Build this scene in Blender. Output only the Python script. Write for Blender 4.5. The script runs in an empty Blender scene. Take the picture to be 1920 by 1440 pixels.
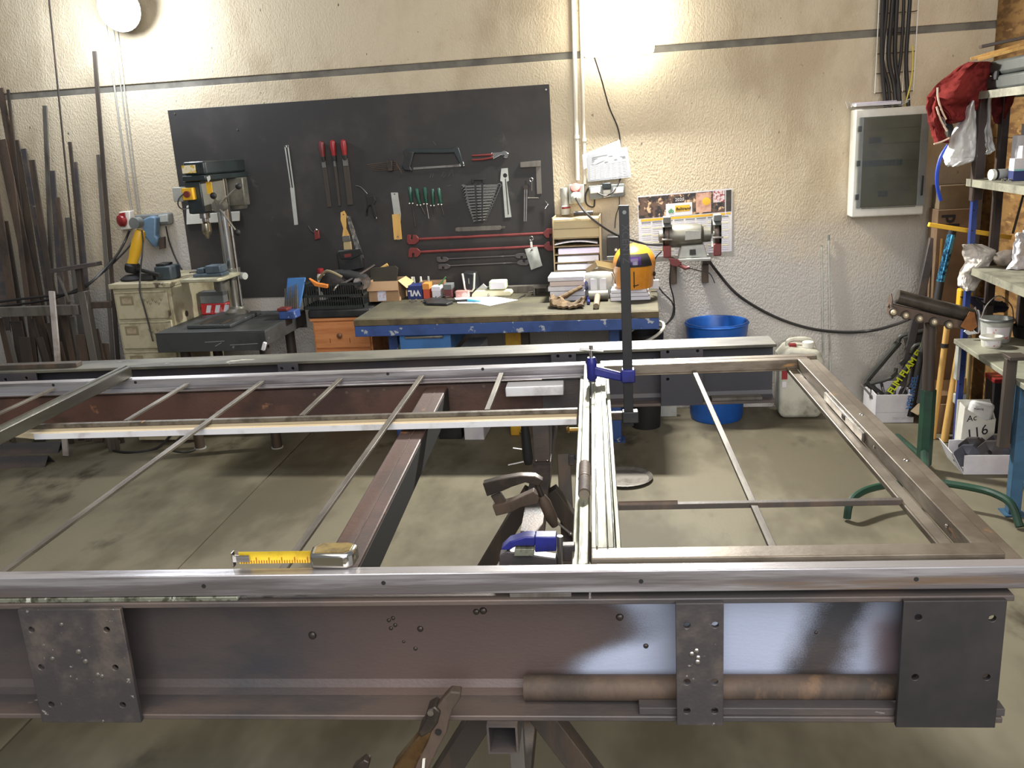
import bpy, bmesh, math, random
from mathutils import Matrix, Vector, noise
random.seed(11)
scene = bpy.context.scene
COL = scene.collection
# ---------------------------------------------------------------- camera
FPX = 1670.0
PITCH, ROLL, YAW = math.radians(15.05), math.radians(-3.37), math.radians(9.04)
CAM = Vector((0, 0, 1.70))
YW = 5.58                       # inner face of the back wall
FROT = math.radians(3.25)       # the steel frame stands slightly askew to the wall
_fh = Vector((-math.sin(YAW), math.cos(YAW), 0)); _rh = Vector((math.cos(YAW), math.sin(YAW), 0)); _z = Vector((0, 0, 1))
FW = math.cos(PITCH)*_fh - math.sin(PITCH)*_z
_u0 = math.sin(PITCH)*_fh + math.cos(PITCH)*_z
RT = math.cos(ROLL)*_rh + math.sin(ROLL)*_u0
UP = -math.sin(ROLL)*_rh + math.cos(ROLL)*_u0
cd = bpy.data.cameras.new('camera'); cam = bpy.data.objects.new('camera', cd); COL.objects.link(cam)
cd.sensor_fit = 'HORIZONTAL'; cd.sensor_width = 36.0; cd.lens = FPX/1920*36.0; cd.clip_start = .05; cd.clip_end = 100
m = Matrix.Identity(4)
for i in range(3):
    m[i][0] = RT[i]; m[i][1] = UP[i]; m[i][2] = -FW[i]; m[i][3] = CAM[i]
cam.matrix_world = m
scene.camera = cam
# ---------------------------------------------------------------- world, daylight, exposure
wd = bpy.data.worlds.new('world'); scene.world = wd; wd.use_nodes = True
bgn = wd.node_tree.nodes['Background']; bgn.inputs[0].default_value = (.93, .96, 1.0, 1); bgn.inputs[1].default_value = .16
def area(name, loc, target, sx, sy, power, col):
    l = bpy.data.lights.new(name, 'AREA'); l.shape = 'RECTANGLE'; l.size = sx; l.size_y = sy; l.energy = power; l.color = col
    o = bpy.data.objects.new(name, l); COL.objects.link(o); o.location = loc
    o.rotation_euler = (Vector(target)-Vector(loc)).to_track_quat('-Z', 'Y').to_euler(); return o
area('daylight_from_open_gate', (1.0, -2.5, 2.9), (0.0, 2.2, .4), 4.0, 3.2, 200, (.95, .96, 1.0))
area('daylight_from_roof_light', (.2, -.4, 4.6), (0, 1.6, 0), 5.0, 2.4, 120, (1.0, .92, .80))
vs = scene.view_settings; vs.view_transform = 'Standard'; vs.look = 'None'; vs.gamma = 1.0; vs.use_curve_mapping = False
vs.exposure = 0.35
# ---------------------------------------------------------------- pixel rays to places in the hall
def ray(x, y): return FW + (x-960)/FPX*RT - (y-720)/FPX*UP
def PY(x, y, Y): d = ray(x, y); return CAM + d*((Y-CAM.y)/d.y)
def PZ(x, y, Z): d = ray(x, y); return CAM + d*((Z-CAM.z)/d.z)
def PX(x, y, X): d = ray(x, y); return CAM + d*((X-CAM.x)/d.x)
def W(x, y, off=0.0): return PY(x, y, YW-off)
FM = Matrix.Rotation(FROT, 4, 'Z'); FI = FM.inverted()
def PV(x, y, v):
    d = FI @ ray(x, y); c = FI @ CAM
    return c + d*((v-c.y)/d.y)
# ---------------------------------------------------------------- mesh collector
class G:
    def __init__(s, T=None): s.v = []; s.f = []; s.T = T
    def add(s, vs, fs):
        n = len(s.v)
        s.v += [(s.T @ Vector(p)) if s.T else Vector(p) for p in vs]
        s.f += [[i+n for i in f] for f in fs]; return s
    def box(s, x0, x1, y0, y1, z0, z1):
        return s.hexa([(x0,y0,z0),(x1,y0,z0),(x1,y1,z0),(x0,y1,z0),(x0,y0,z1),(x1,y0,z1),(x1,y1,z1),(x0,y1,z1)])
    def hexa(s, p):
        return s.add(p, [(3,2,1,0),(4,5,6,7),(0,1,5,4),(1,2,6,5),(2,3,7,6),(3,0,4,7)])
    def cbox(s, c, sx, sy, sz, M=None):
        p = [Vector((a*sx/2, b*sy/2, d*sz/2)) for d in (-1,1) for a,b in ((-1,-1),(1,-1),(1,1),(-1,1))]
        if M: p = [M @ q for q in p]
        return s.hexa([Vector(c)+q for q in p])
    def prism(s, pts, ext):
        pts = [Vector(p) for p in pts]; ext = Vector(ext); n = len(pts)
        q = [p+ext for p in pts]
        return s.add(pts+q, [list(range(n))[::-1], list(range(n, 2*n))]+[(i, (i+1) % n, n+(i+1) % n, n+i) for i in range(n)])
    def bar(s, a, b, w, h, side=None):
        a = Vector(a); b = Vector(b); d = (b-a).normalized()
        sd = Vector(side) if side else (Vector((0,0,1)).cross(d) if abs(d.z) < .9 else Vector((1,0,0)))
        sd = (sd - d*sd.dot(d)).normalized(); up = d.cross(sd)
        p = [sd*(i*w/2)+up*(j*h/2) for i,j in ((-1,-1),(1,-1),(1,1),(-1,1))]
        return s.add([a+q for q in p]+[b+q for q in p], [(3,2,1,0),(4,5,6,7),(0,1,5,4),(1,2,6,5),(2,3,7,6),(3,0,4,7)])
    def cyl(s, a, b, r, r2=None, n=14):
        return s.lathe([(r, 0), (r if r2 is None else r2, (Vector(b)-Vector(a)).length)], a, Vector(b)-Vector(a), n)
    def lathe(s, prof, base, axis=(0,0,1), n=18, cap=True):
        base = Vector(base); ax = Vector(axis).normalized()
        e1 = ax.orthogonal().normalized(); e2 = ax.cross(e1)
        vs = []; fs = []
        for r, h in prof:
            vs += [base+ax*h+(e1*math.cos(2*math.pi*k/n)+e2*math.sin(2*math.pi*k/n))*r for k in range(n)]
        for j in range(len(prof)-1):
            for k in range(n):
                fs.append((j*n+k, j*n+(k+1) % n, (j+1)*n+(k+1) % n, (j+1)*n+k))
        if cap: fs += [list(range(n))[::-1], [(len(prof)-1)*n+k for k in range(n)]]
        return s.add(vs, fs)
    def tube(s, path, r, n=7, closed=False, res=0):
        P = [Vector(p) for p in path]
        if res: P = spline(P, res)
        e = None; vs = []; fs = []
        for i, p in enumerate(P):
            d = (P[min(i+1, len(P)-1)]-P[max(i-1, 0)]).normalized()
            if e is None: e = d.orthogonal().normalized()
            e = (e-d*e.dot(d)).normalized(); h = d.cross(e)
            vs += [p+(e*math.cos(2*math.pi*k/n)+h*math.sin(2*math.pi*k/n))*(r(i/(len(P)-1)) if callable(r) else r) for k in range(n)]
        for i in range(len(P)-1):
            for k in range(n): fs.append((i*n+k, i*n+(k+1) % n, (i+1)*n+(k+1) % n, (i+1)*n+k))
        fs += [list(range(n))[::-1], [(len(P)-1)*n+k for k in range(n)]]
        return s.add(vs, fs)
    def sph(s, c, r, sc=(1,1,1), n=12, m=8):
        vs = []; fs = []
        for j in range(m+1):
            t = math.pi*j/m
            for k in range(n):
                a = 2*math.pi*k/n
                vs.append(Vector(c)+Vector((r*sc[0]*math.sin(t)*math.cos(a), r*sc[1]*math.sin(t)*math.sin(a), r*sc[2]*math.cos(t))))
        for j in range(m):
            for k in range(n): fs.append((j*n+k, (j+1)*n+k, (j+1)*n+(k+1) % n, j*n+(k+1) % n))
        return s.add(vs, fs)
    def grid(s, fn, nu, nv, th=0.0, nrm=(0,-1,0)):
        vs = [Vector(fn(i/nu, j/nv)) for j in range(nv+1) for i in range(nu+1)]
        fs = [(j*(nu+1)+i, j*(nu+1)+i+1, (j+1)*(nu+1)+i+1, (j+1)*(nu+1)+i) for j in range(nv) for i in range(nu)]
        s.add(vs, fs)
        if th:
            o = Vector(nrm)*th; k = len(vs)
            n0 = len(s.v)-k
            s.v += [(s.T.to_3x3() @ o if s.T else o)+s.v[n0+i] for i in range(k)]
            s.f += [[n0+k+q for q in f][::-1] for f in fs]
            rim = [i for i in range(nu+1)]+[j*(nu+1)+nu for j in range(1, nv+1)]+[nv*(nu+1)+i for i in range(nu-1, -1, -1)]+[j*(nu+1) for j in range(nv-1, 0, -1)]
            for a, b in zip(rim, rim[1:]+rim[:1]): s.f.append([n0+a, n0+k+a, n0+k+b, n0+b])
        return s
    def holed(s, outer, holes, ext, n=14):
        """flat piece with real round holes: outer = 3D points in a plane, holes = [(centre, r)]"""
        outer = [Vector(p) for p in outer]; ext = Vector(ext); nr = ext.normalized()
        bm = bmesh.new(); ed = []
        def loop(ps):
            vv = [bm.verts.new(p) for p in ps]
            for a, b in zip(vv, vv[1:]+vv[:1]): ed.append(bm.edges.new((a, b)))
        loop(outer); e1 = nr.orthogonal().normalized(); e2 = nr.cross(e1)
        loops = [outer]
        for c, r in holes:
            ps = [Vector(c)+(e1*math.cos(2*math.pi*k/n)+e2*math.sin(2*math.pi*k/n))*r for k in range(n)]; loop(ps); loops.append(ps)
        bmesh.ops.triangle_fill(bm, use_beauty=True, edges=ed)
        bm.verts.index_update()
        vs = [v.co.copy() for v in bm.verts]; fs = [[v.index for v in f.verts] for f in bm.faces]; bm.free()
        k = len(vs); fs2 = [list(f) for f in fs]+[[i+k for i in f][::-1] for f in fs]
        st = 0
        for L in loops:
            for i in range(len(L)):
                a = st+i; b = st+(i+1) % len(L); fs2.append([a, b, b+k, a+k])
            st += len(L)
        return s.add(vs+[v+ext for v in vs], fs2)
def spline(P, res=6):
    out = []
    for i in range(len(P)-1):
        p0 = P[max(i-1, 0)]; p1 = P[i]; p2 = P[i+1]; p3 = P[min(i+2, len(P)-1)]
        for k in range(res):
            t = k/res
            out.append(.5*((2*p1)+(p2-p0)*t+(2*p0-5*p1+4*p2-p3)*t*t+(3*p1-p0-3*p2+p3)*t**3))
    return out+[P[-1]]
def wm(o):
    M = Matrix.LocRotScale(o.location, o.rotation_euler, o.scale)
    return wm(o.parent) @ M if o.parent else M
def B(g, name, mt, parent=None, bev=0.0, seg=2, rot=0.0, ang=.6):
    """link the collected shapes as ONE mesh object, origin at its base"""
    if rot:   # keep the object's own axes turned with the frame
        R = Matrix.Rotation(rot, 4, 'Z')
    else: R = Matrix.Identity(4)
    L = [R.inverted() @ p for p in g.v]
    lo = [min(p[i] for p in L) for i in range(3)]; hi = [max(p[i] for p in L) for i in range(3)]
    org = R @ Vector(((lo[0]+hi[0])/2, (lo[1]+hi[1])/2, lo[2]))
    M = Matrix.Translation(org) @ R
    Mi = M.inverted()
    me = bpy.data.meshes.new(name); me.from_pydata([Mi @ p for p in g.v], [], g.f)
    bm = bmesh.new(); bm.from_mesh(me); bmesh.ops.recalc_face_normals(bm, faces=bm.faces)
    for f in bm.faces: f.smooth = True
    for e in bm.edges:
        if e.calc_face_angle(3.0) > ang: e.smooth = False
    bm.to_mesh(me); bm.free(); me.materials.append(mt)
    o = bpy.data.objects.new(name, me); COL.objects.link(o)
    if parent:
        o.parent = parent; L2 = wm(parent).inverted() @ M
    else: L2 = M
    o.location = L2.to_translation(); o.rotation_euler = L2.to_euler()
    if bev:
        b = o.modifiers.new('edge', 'BEVEL'); b.width = bev; b.segments = seg; b.limit_method = 'ANGLE'; b.angle_limit = .7; b.harden_normals = False
    return o
def tag(o, label, cat, group=None):
    o['label'] = label; o['category'] = cat
    if group: o['group'] = group
    return o
def thing(name, label, cat, loc, group=None, rotz=0.0):
    o = bpy.data.objects.new(name, None); COL.objects.link(o); o.empty_display_size = .05
    o.location = loc; o.rotation_euler = (0, 0, rotz)
    return tag(o, label, cat, group)
def struct(o): o['kind'] = 'structure'; return o
def dup(o, parent=None):
    c = o.copy(); COL.objects.link(c); c.parent = parent
    for ch in list(o.children): dup(ch, c)
    return c
ORD = ['first','second','third','fourth','fifth','sixth','seventh','eighth','ninth','tenth','eleventh','twelfth','thirteenth','fourteenth','fifteenth','sixteenth','seventeenth','eighteenth','nineteenth','twentieth']
def txt(s, size, loc, right, up, mt, parent, name='lettering', depth=.0006, bold=0.0, shear=0):
    cu = bpy.data.curves.new(name, 'FONT'); cu.body = s; cu.size = size; cu.extrude = depth; cu.offset = bold; cu.shear = shear; cu.resolution_u = 2
    t = bpy.data.objects.new(name, cu); COL.objects.link(t)
    bpy.context.view_layer.update()
    me = bpy.data.meshes.new_from_object(t.evaluated_get(bpy.context.evaluated_depsgraph_get()))
    bpy.data.objects.remove(t)
    r = Vector(right).normalized(); u = Vector(up); u = (u-r*u.dot(r)).normalized(); n = r.cross(u)
    g = G(); g.add([Vector(loc)+r*v.co.x+u*v.co.y+n*v.co.z for v in me.vertices], [list(p.vertices) for p in me.polygons])
    return B(g, name, mt, parent)
# ---------------------------------------------------------------- materials
MATS = {}
def lin(c):
    return tuple((x/255/12.92 if x/255 <= .04045 else ((x/255+.055)/1.055)**2.4) for x in c)+(1,)
def mat(name, c, rough=.6, metal=0.0, c2=None, sc=6.0, lo=.4, hi=.65, bump=0.0, bsc=60.0, st=(1,1,1), c3=None, sc3=30, lo3=.6, hi3=.7, spec=.5, rv=.12, em=0, tr=0, alpha=None, coat=0):
    """c / c2 / c3 in 0-255 sRGB: base, blotches, small flecks"""
    if name in MATS: return MATS[name]
    mt = bpy.data.materials.new(name); mt.use_nodes = True; nt = mt.node_tree; N = nt.nodes; L = nt.links
    b = N['Principled BSDF']; b.inputs['Roughness'].default_value = rough; b.inputs['Metallic'].default_value = metal
    b.inputs['Base Color'].default_value = lin(c); b.inputs['Specular IOR Level'].default_value = spec
    if coat: b.inputs['Coat Weight'].default_value = coat
    tc = N.new('ShaderNodeTexCoord'); mp = N.new('ShaderNodeMapping'); L.new(tc.outputs['Object'], mp.inputs[0]); mp.inputs['Scale'].default_value = st
    col = None
    def layer(prev, cc, s, a, z, det=5):
        no = N.new('ShaderNodeTexNoise'); no.inputs['Scale'].default_value = s; no.inputs['Detail'].default_value = det; no.inputs['Roughness'].default_value = .62
        L.new(mp.outputs[0], no.inputs['Vector'])
        mr = N.new('ShaderNodeMapRange'); mr.inputs[1].default_value = a; mr.inputs[2].default_value = z; mr.interpolation_type = 'SMOOTHSTEP'
        L.new(no.outputs['Fac'], mr.inputs[0])
        mx = N.new('ShaderNodeMix'); mx.data_type = 'RGBA'; L.new(mr.outputs[0], mx.inputs[0])
        if prev is None: mx.inputs[6].default_value = lin(c)
        else: L.new(prev, mx.inputs[6])
        mx.inputs[7].default_value = lin(cc); return mx.outputs[2], no
    no = None
    if c2: col, no = layer(None, c2, sc, lo, hi)
    if c3: col, _ = layer(col, c3, sc3, lo3, hi3)
    if col: L.new(col, b.inputs['Base Color'])
    if no and rv:
        mr = N.new('ShaderNodeMapRange'); mr.inputs[3].default_value = max(rough-rv, .02); mr.inputs[4].default_value = min(rough+rv, 1); L.new(no.outputs['Fac'], mr.inputs[0]); L.new(mr.outputs[0], b.inputs['Roughness'])
    if bump:
        nb = N.new('ShaderNodeTexNoise'); nb.inputs['Scale'].default_value = bsc; nb.inputs['Detail'].default_value = 4; L.new(mp.outputs[0], nb.inputs['Vector'])
        bp = N.new('ShaderNodeBump'); bp.inputs['Strength'].default_value = min(bump, 1); bp.inputs['Distance'].default_value = .004*max(bump, 1); L.new(nb.outputs['Fac'], bp.inputs['Height']); L.new(bp.outputs[0], b.inputs['Normal'])
    if em: b.inputs['Emission Color'].default_value = lin(c); b.inputs['Emission Strength'].default_value = em
    if tr: b.inputs['Transmission Weight'].default_value = tr
    if alpha is not None: b.inputs['Alpha'].default_value = alpha
    MATS[name] = mt; return mt
M_wall = mat('concrete_wall', (203,189,163), .92, 0, (183,167,141), 1.4, .44, .62, 1.5, 120, (1,1,.6), (104,94,84), 34, .68, .74, spec=.2)
M_joint = mat('joint_sealant', (118,114,104), .9, 0, (96,92,84), 5)
M_floor = mat('concrete_floor', (112,106,89), .6, 0, (86,80,65), 1.1, .42, .58, .12, 90, (1,.55,1), (64,58,47), 2.6, .56, .72, spec=.22)
M_slot = mat('floor_joint', (50,46,40), .9)
M_osb = mat('osb', (148,112,62), .8, 0, (112,78,40), 14, .45, .6, .4, 40, (1,.4,1.6), (178,142,86), 22, .60, .70)
M_board = mat('black_board', (46,44,43), .62, 0, (64,59,55), 2.2, .46, .72, .05, 60, (1,1,1), (92,86,80), 6, .62, .80)
M_steel = mat('bright_steel', (190,188,192), .36, .7, (128,122,124), 9, .42, .62, .1, 160, (.16,3,3), (142,120,100), 5, .62, .74)
M_steelR = mat('rusty_bright_steel', (128,118,104), .5, .5, (92,80,66), 5, .40, .60, .1, 140, (.6,.6,2), (164,122,76), 9, .66, .76)
M_galv = mat('galvanised_post', (142,144,128), .52, .6, (84,84,70), 9, .44, .60, .1, 140, (4,.25,4), (214,218,204), 10, .58, .66)
M_mill = mat('mill_scale_steel', (76,73,74), .5, .3, (100,88,82), 4, .44, .62, .15, 160, (.4,1,1), (136,130,126), 30, .68, .73)
M_plate = mat('plate_steel', (70,67,68), .48, .3, (106,95,88), 5, .46, .64, .15, 160, (1,1,1), (150,144,138), 60, .66, .71)
M_primer = mat('red_brown_primer', (86,61,52), .55, .1, (64,47,42), 4, .44, .62, .15, 120, (.7,.7,1), (146,104,74), 13, .64, .72)
M_rust = mat('rusty_steel', (94,78,66), .7, .25, (66,58,52), 7, .4, .65, .3, 90, (1,1,.4), (114,91,71), 14, .56, .74)
M_dkst = mat('dark_steel_bar', (70,63,57), .6, .35, (92,76,62), 6, .45, .7, .15, 90, (2,2,.4))
M_gryst = mat('grey_steel_bar', (114,109,102), .55, .45, (82,75,67), 5, .45, .7, .1, 90, (2,2,.4))
M_greenst = mat('greenish_steel_profile', (74,73,64), .4, .6, (54,52,45), 4, .4, .65, .1, 90, (3,.4,3))
M_fbeam = mat('oily_beam_top', (96,94,82), .6, .05, (66,64,56), 5, .42, .6, .1, 80, (.5,1.5,1), (190,192,176), 9, .64, .70)
M_fweb = mat('far_beam_paint', (62,62,68), .5, .2, (80,72,72), 3, .45, .7)
M_flat = mat('muntin_flat_bar', (104,97,86), .55, .35, (74,66,56), 7, .42, .62, .05, 120, (3,.5,3), (190,140,90), 7, .68, .76)
M_plank = mat('whitewashed_plank', (206,190,158), .75, 0, (184,162,126), 4, .45, .7, .2, 60, (.3,3,3), (120,96,72), 8, .70, .78)
M_plankw = mat('plank_white_edge', (206,206,208), .7, 0, (170,166,164), 7, .5, .7)
M_blue = mat('blue_bench_paint', (58,84,142), .5, .1, (44,66,116), 5, .45, .7, .05, 60, (1,1,1), (170,174,180), 15, .61, .645)
M_blued = mat('blue_drawer_paint', (62,112,170), .5, 0, (52,96,150), 4, .4, .7)
M_bench = mat('olive_bench_top', (76,72,53), .85, 0, (56,52,39), 4, .4, .66, .2, 60, (1,1,1), (76,68,50), 8, .62, .74)
M_benche = mat('worn_bench_edge', (98,86,62), .8, 0, (70,60,46), 8, .4, .66, .3, 60)
M_pine = mat('pine_wood', (204,136,84), .6, 0, (178,108,60), 4, .42, .66, .1, 50, (.5,3,5))
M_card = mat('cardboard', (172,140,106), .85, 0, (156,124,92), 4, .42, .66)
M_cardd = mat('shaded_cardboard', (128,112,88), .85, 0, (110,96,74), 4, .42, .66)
M_paper = mat('white_paper', (218,216,218), .8, 0, (202,200,208), 6)
M_paperl = mat('lilac_paper', (214,208,230), .8)
M_white = mat('white_plastic', (224,222,212), .45, 0, (206,204,192), 4)
M_cream = mat('cream_cabinet_paint', (178,170,142), .5, 0, (148,138,110), 5, .44, .6, .05, 60, (1,1,1), (84,74,58), 9, .60, .68)
M_black = mat('black_plastic', (30,30,32), .5, 0, (44,44,44), 9)
M_rubber = mat('black_rubber', (26,25,25), .65)
M_chrome = mat('chrome', (214,212,206), .16, 1.0)
M_tool = mat('tool_steel', (166,162,156), .32, .9, (124,118,112), 14, .45, .66)
M_dtool = mat('dark_tool_steel', (70,64,60), .45, .7, (92,80,72), 14)
M_redh = mat('red_handle', (150,44,46), .35, 0, (120,32,34), 12)
M_redw = mat('red_lacquer', (116,52,50), .4, .1, (98,42,42), 12, .45, .7, .05, 60, (1,1,1), (196,150,140), 40, .72, .75)
M_green = mat('green_handle', (26,72,56), .4)
M_yel = mat('yellow_plastic', (226,176,44), .45, 0, (200,148,34), 9, .5, .7)
M_orange = mat('orange_helmet_shell', (206,136,38), .35, 0, (184,114,28), 6, .5, .75, coat=.4)
M_gray = mat('grey_plastic', (120,124,122), .5, 0, (104,108,106), 6)
M_lgray = mat('light_grey_plastic', (176,178,172), .5, 0, (156,158,152), 6)
M_dgreen = mat('dark_green_machine_paint', (40,50,50), .4, 0, (30,38,40), 6, coat=.3)
M_greenp = mat('green_stand_paint', (34,66,50), .45, .1, (26,50,40), 6)
M_bluep = mat('deep_blue_paint', (40,62,128), .4, .1, (30,46,100), 8, .45, .7, .05, 60, (1,1,1), (120,140,190), 60, .68, .72)
M_bluev = mat('clamp_blue', (36,41,120), .4, .1, (26,29,86), 12)
M_bluesh = mat('light_blue_leg_paint', (62,98,126), .5, .1, (46,76,98), 5)
M_bdrum = mat('blue_drum_plastic', (30,92,176), .4, 0, (24,78,154), 5)
M_redc = mat('red_cloth', (112,40,37), .95, 0, (84,30,29), 7, .4, .65, .5, 70, spec=.08)
M_bplate = mat('blackened_plate', (46,44,45), .55, .25, (58,54,53), 4)
M_clothw = mat('white_rag', (206,200,192), .95, 0, (176,168,160), 9, .45, .7, .5, 60, spec=.1)
M_bag = mat('white_plastic_bag', (222,222,220), .35, 0, (198,198,198), 8, .45, .7, .2, 40)
M_wood = mat('pale_wood_handle', (206,164,92), .6, 0, (180,136,70), 6, .45, .7, .1, 60, (4,4,.5))
M_smoke = mat('smoked_door_glass', (84,86,76), .18, 0, (72,74,64), 3, rv=.04)
M_tablem = mat('dark_metal_table', (74,76,76), .5, .4, (58,60,60), 5, .45, .7, .08, 60, (1,1,1), (140,140,138), 12, .70, .74)
M_vise = mat('grey_blue_cast_iron', (92,106,116), .5, .4, (74,86,96), 8)
M_iron = mat('grey_cast_iron', (120,118,108), .45, .5, (96,94,86), 9)
M_green2 = mat('yellow_green_print', (214,224,40), .5)
M_ink = mat('black_ink', (28,26,28), .7)
M_inkb = mat('navy_ink', (34,48,104), .6)
M_hose = mat('blue_hose', (34,66,170), .4)
M_foil = mat('foil', (206,204,202), .25, .9, (120,118,118), 30)
M_brown = mat('brown_glove', (100,82,58), .95, 0, (72,58,42), 12, .45, .65, .5, 70)
M_lamp1 = mat('flood_lamp_glow', (232,240,255), .4, em=60)
M_lamp2 = mat('opal_diffuser_glow', (255,252,240), .4, em=15)
M_tape = mat('tape_yellow', (222,192,52), .45, 0, (196,160,40), 20)
M_cable = mat('cable_black', (34,32,32), .5)
M_cableg = mat('cable_grey', (150,148,140), .6)
M_pipe = mat('conduit_grey', (214,208,192), .5)
def wall_low_grey():
    nt = M_wall.node_tree; N = nt.nodes; L = nt.links; b = N['Principled BSDF']; src = b.inputs['Base Color'].links[0].from_socket
    ge = N.new('ShaderNodeNewGeometry'); sp = N.new('ShaderNodeSeparateXYZ'); L.new(ge.outputs['Position'], sp.inputs[0])
    no = N.new('ShaderNodeTexNoise'); no.inputs['Scale'].default_value = 1.7; no.inputs['Detail'].default_value = 5; L.new(ge.outputs['Position'], no.inputs[0])
    ad = N.new('ShaderNodeMath'); ad.operation = 'MULTIPLY_ADD'; L.new(no.outputs['Fac'], ad.inputs[0]); ad.inputs[1].default_value = -1.3; L.new(sp.outputs[2], ad.inputs[2])
    mr = N.new('ShaderNodeMapRange'); mr.interpolation_type = 'SMOOTHSTEP'; L.new(ad.outputs[0], mr.inputs[0]); mr.inputs[1].default_value = .75; mr.inputs[2].default_value = .15; mr.inputs[3].default_value = 0; mr.inputs[4].default_value = .8
    mx = N.new('ShaderNodeMix'); mx.data_type = 'RGBA'; L.new(mr.outputs[0], mx.inputs[0]); L.new(src, mx.inputs[6]); mx.inputs[7].default_value = lin((184,182,180)); L.new(mx.outputs[2], b.inputs['Base Color'])
wall_low_grey()     # greyer tone mixed in towards the foot of the wall
def special_web(uoff, zoff):
    """primer sprayed over bare blue-grey steel with soft overspray edges"""
    mt = mat('sprayed_web', (80,72,70), .45, .15, (60,60,64), 2.6, .42, .6, .12, 200, (.5,1,1))
    nt = mt.node_tree; N = nt.nodes; L = nt.links; b = N['Principled BSDF']
    src = b.inputs['Base Color'].links[0].from_socket
    tc = N.new('ShaderNodeTexCoord'); sp = N.new('ShaderNodeSeparateXYZ'); L.new(tc.outputs['Object'], sp.inputs[0])
    no = N.new('ShaderNodeTexNoise'); no.inputs['Scale'].default_value = 9; no.inputs['Detail'].default_value = 3; L.new(tc.outputs['Object'], no.inputs[0])
    fi = N.new('ShaderNodeTexNoise'); fi.inputs['Scale'].default_value = 420; fi.inputs['Detail'].default_value = 2; L.new(tc.outputs['Object'], fi.inputs[0])
    def ma(op, a, c=None, k=None):
        n = N.new('ShaderNodeMath'); n.operation = op; L.new(a, n.inputs[0])
        if c is not None: L.new(c, n.inputs[1])
        elif k is not None: n.inputs[1].default_value = k
        return n.outputs[0]
    def rng(a, lo_, hi_):
        r = N.new('ShaderNodeMapRange'); r.interpolation_type = 'SMOOTHSTEP'; r.inputs[1].default_value = lo_; r.inputs[2].default_value = hi_; L.new(a, r.inputs[0]); return r.outputs[0]
    u = ma('ADD', sp.outputs[0], k=uoff); z = ma('ADD', sp.outputs[2], k=zoff)
    jit = ma('ADD', ma('MULTIPLY', ma('SUBTRACT', no.outputs['Fac'], k=.5), k=.07), ma('MULTIPLY', ma('SUBTRACT', fi.outputs['Fac'], k=.5), k=.035))
    uj = ma('ADD', u, jit)
    # nose of primer reaching to the right at mid height
    dz = ma('MULTIPLY', ma('SUBTRACT', z, k=.80), k=1/.058); nose = ma('POWER', ma('ADD', ma('POWER', ma('ABSOLUTE', dz), k=4.0), k=1.0), k=-1.0)
    edge = ma('SUBTRACT', uj, ma('MULTIPLY', nose, k=.155))
    bare = rng(edge, -.15, -.02)
    dk = ma('ABSOLUTE', ma('SUBTRACT', ma('SUBTRACT', uj, ma('MULTIPLY', ma('SUBTRACT', z, k=.80), k=.35)), k=.425))
    band = ma('SUBTRACT', rng(dk, .015, .095), k=0)
    f = ma('MULTIPLY', bare, band)
    fr = ma('MULTIPLY', rng(uj, .47, .53), rng(ma('MULTIPLY', z, k=-1), -.84, -.78))
    mx = N.new('ShaderNodeMix'); mx.data_type = 'RGBA'; L.new(f, mx.inputs[0]); L.new(src, mx.inputs[6]); mx.inputs[7].default_value = lin((182,190,212))
    m2 = N.new('ShaderNodeMix'); m2.data_type = 'RGBA'; L.new(ma('MULTIPLY', fr, k=.7), m2.inputs[0]); L.new(mx.outputs[2], m2.inputs[6]); m2.inputs[7].default_value = lin((120,84,72))
    # brownish tone over the left primer
    br = ma('MULTIPLY', rng(u, -.75, -.4), rng(ma('MULTIPLY', u, k=-1), -.2, .1))
    m3 = N.new('ShaderNodeMix'); m3.data_type = 'RGBA'; L.new(ma('MULTIPLY', ma('SUBTRACT', br, f), k=.75), m3.inputs[0]); L.new(m2.outputs[2], m3.inputs[6]); m3.inputs[7].default_value = lin((98,80,73))
    L.new(m3.outputs[2], b.inputs['Base Color'])
    return mt
# ================================================================ THE HALL
def jx(Y): return -2.04-.05*(Y-3.286)
base = struct(B(G().box(-9, 6, -5, 5.9, -.12, -.02), 'floor', M_slot))
B(G().prism([(-9,-5,-.02),(jx(-5)-.004,-5,-.02),(jx(5.9)-.004,5.9,-.02),(-9,5.9,-.02)], (0,0,.02)), 'slab', M_floor, base)
B(G().prism([(jx(-5)+.004,-5,-.02),(6,-5,-.02),(6,5.9,-.02),(jx(5.9)+.004,5.9,-.02)], (0,0,.02)), 'slab', M_floor, base)
zg = 2.185
wall = struct(B(G().box(-9, 6, YW+.011, YW+.25, 0, 5.6), 'wall_back', M_joint))
B(G().box(-9, 6, YW, YW+.011, 0, zg-.02), 'concrete_panel', M_wall, wall, .004)
B(G().box(-9, 6, YW+.002, YW+.011, zg+.02, 5.6), 'concrete_panel', M_wall, wall, .004)
wr = struct(B(G().box(1.945, 2.05, 3.0, YW-.002, 0, 3.2), 'wall_right', M_wall))
B(G().box(1.925, 1.944, 4.36, YW-.003, .02, 1.58), 'board_panel', M_osb, wr)
B(G().box(1.925, 1.944, 4.36, YW-.003, 1.584, 3.1), 'board_panel', M_osb, wr)
B(G().box(1.925, 1.944, 3.1, 4.356, .02, 1.58), 'board_panel', M_osb, wr)
B(G().box(1.925, 1.944, 3.1, 4.356, 1.584, 3.1), 'board_panel', M_osb, wr)
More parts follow.
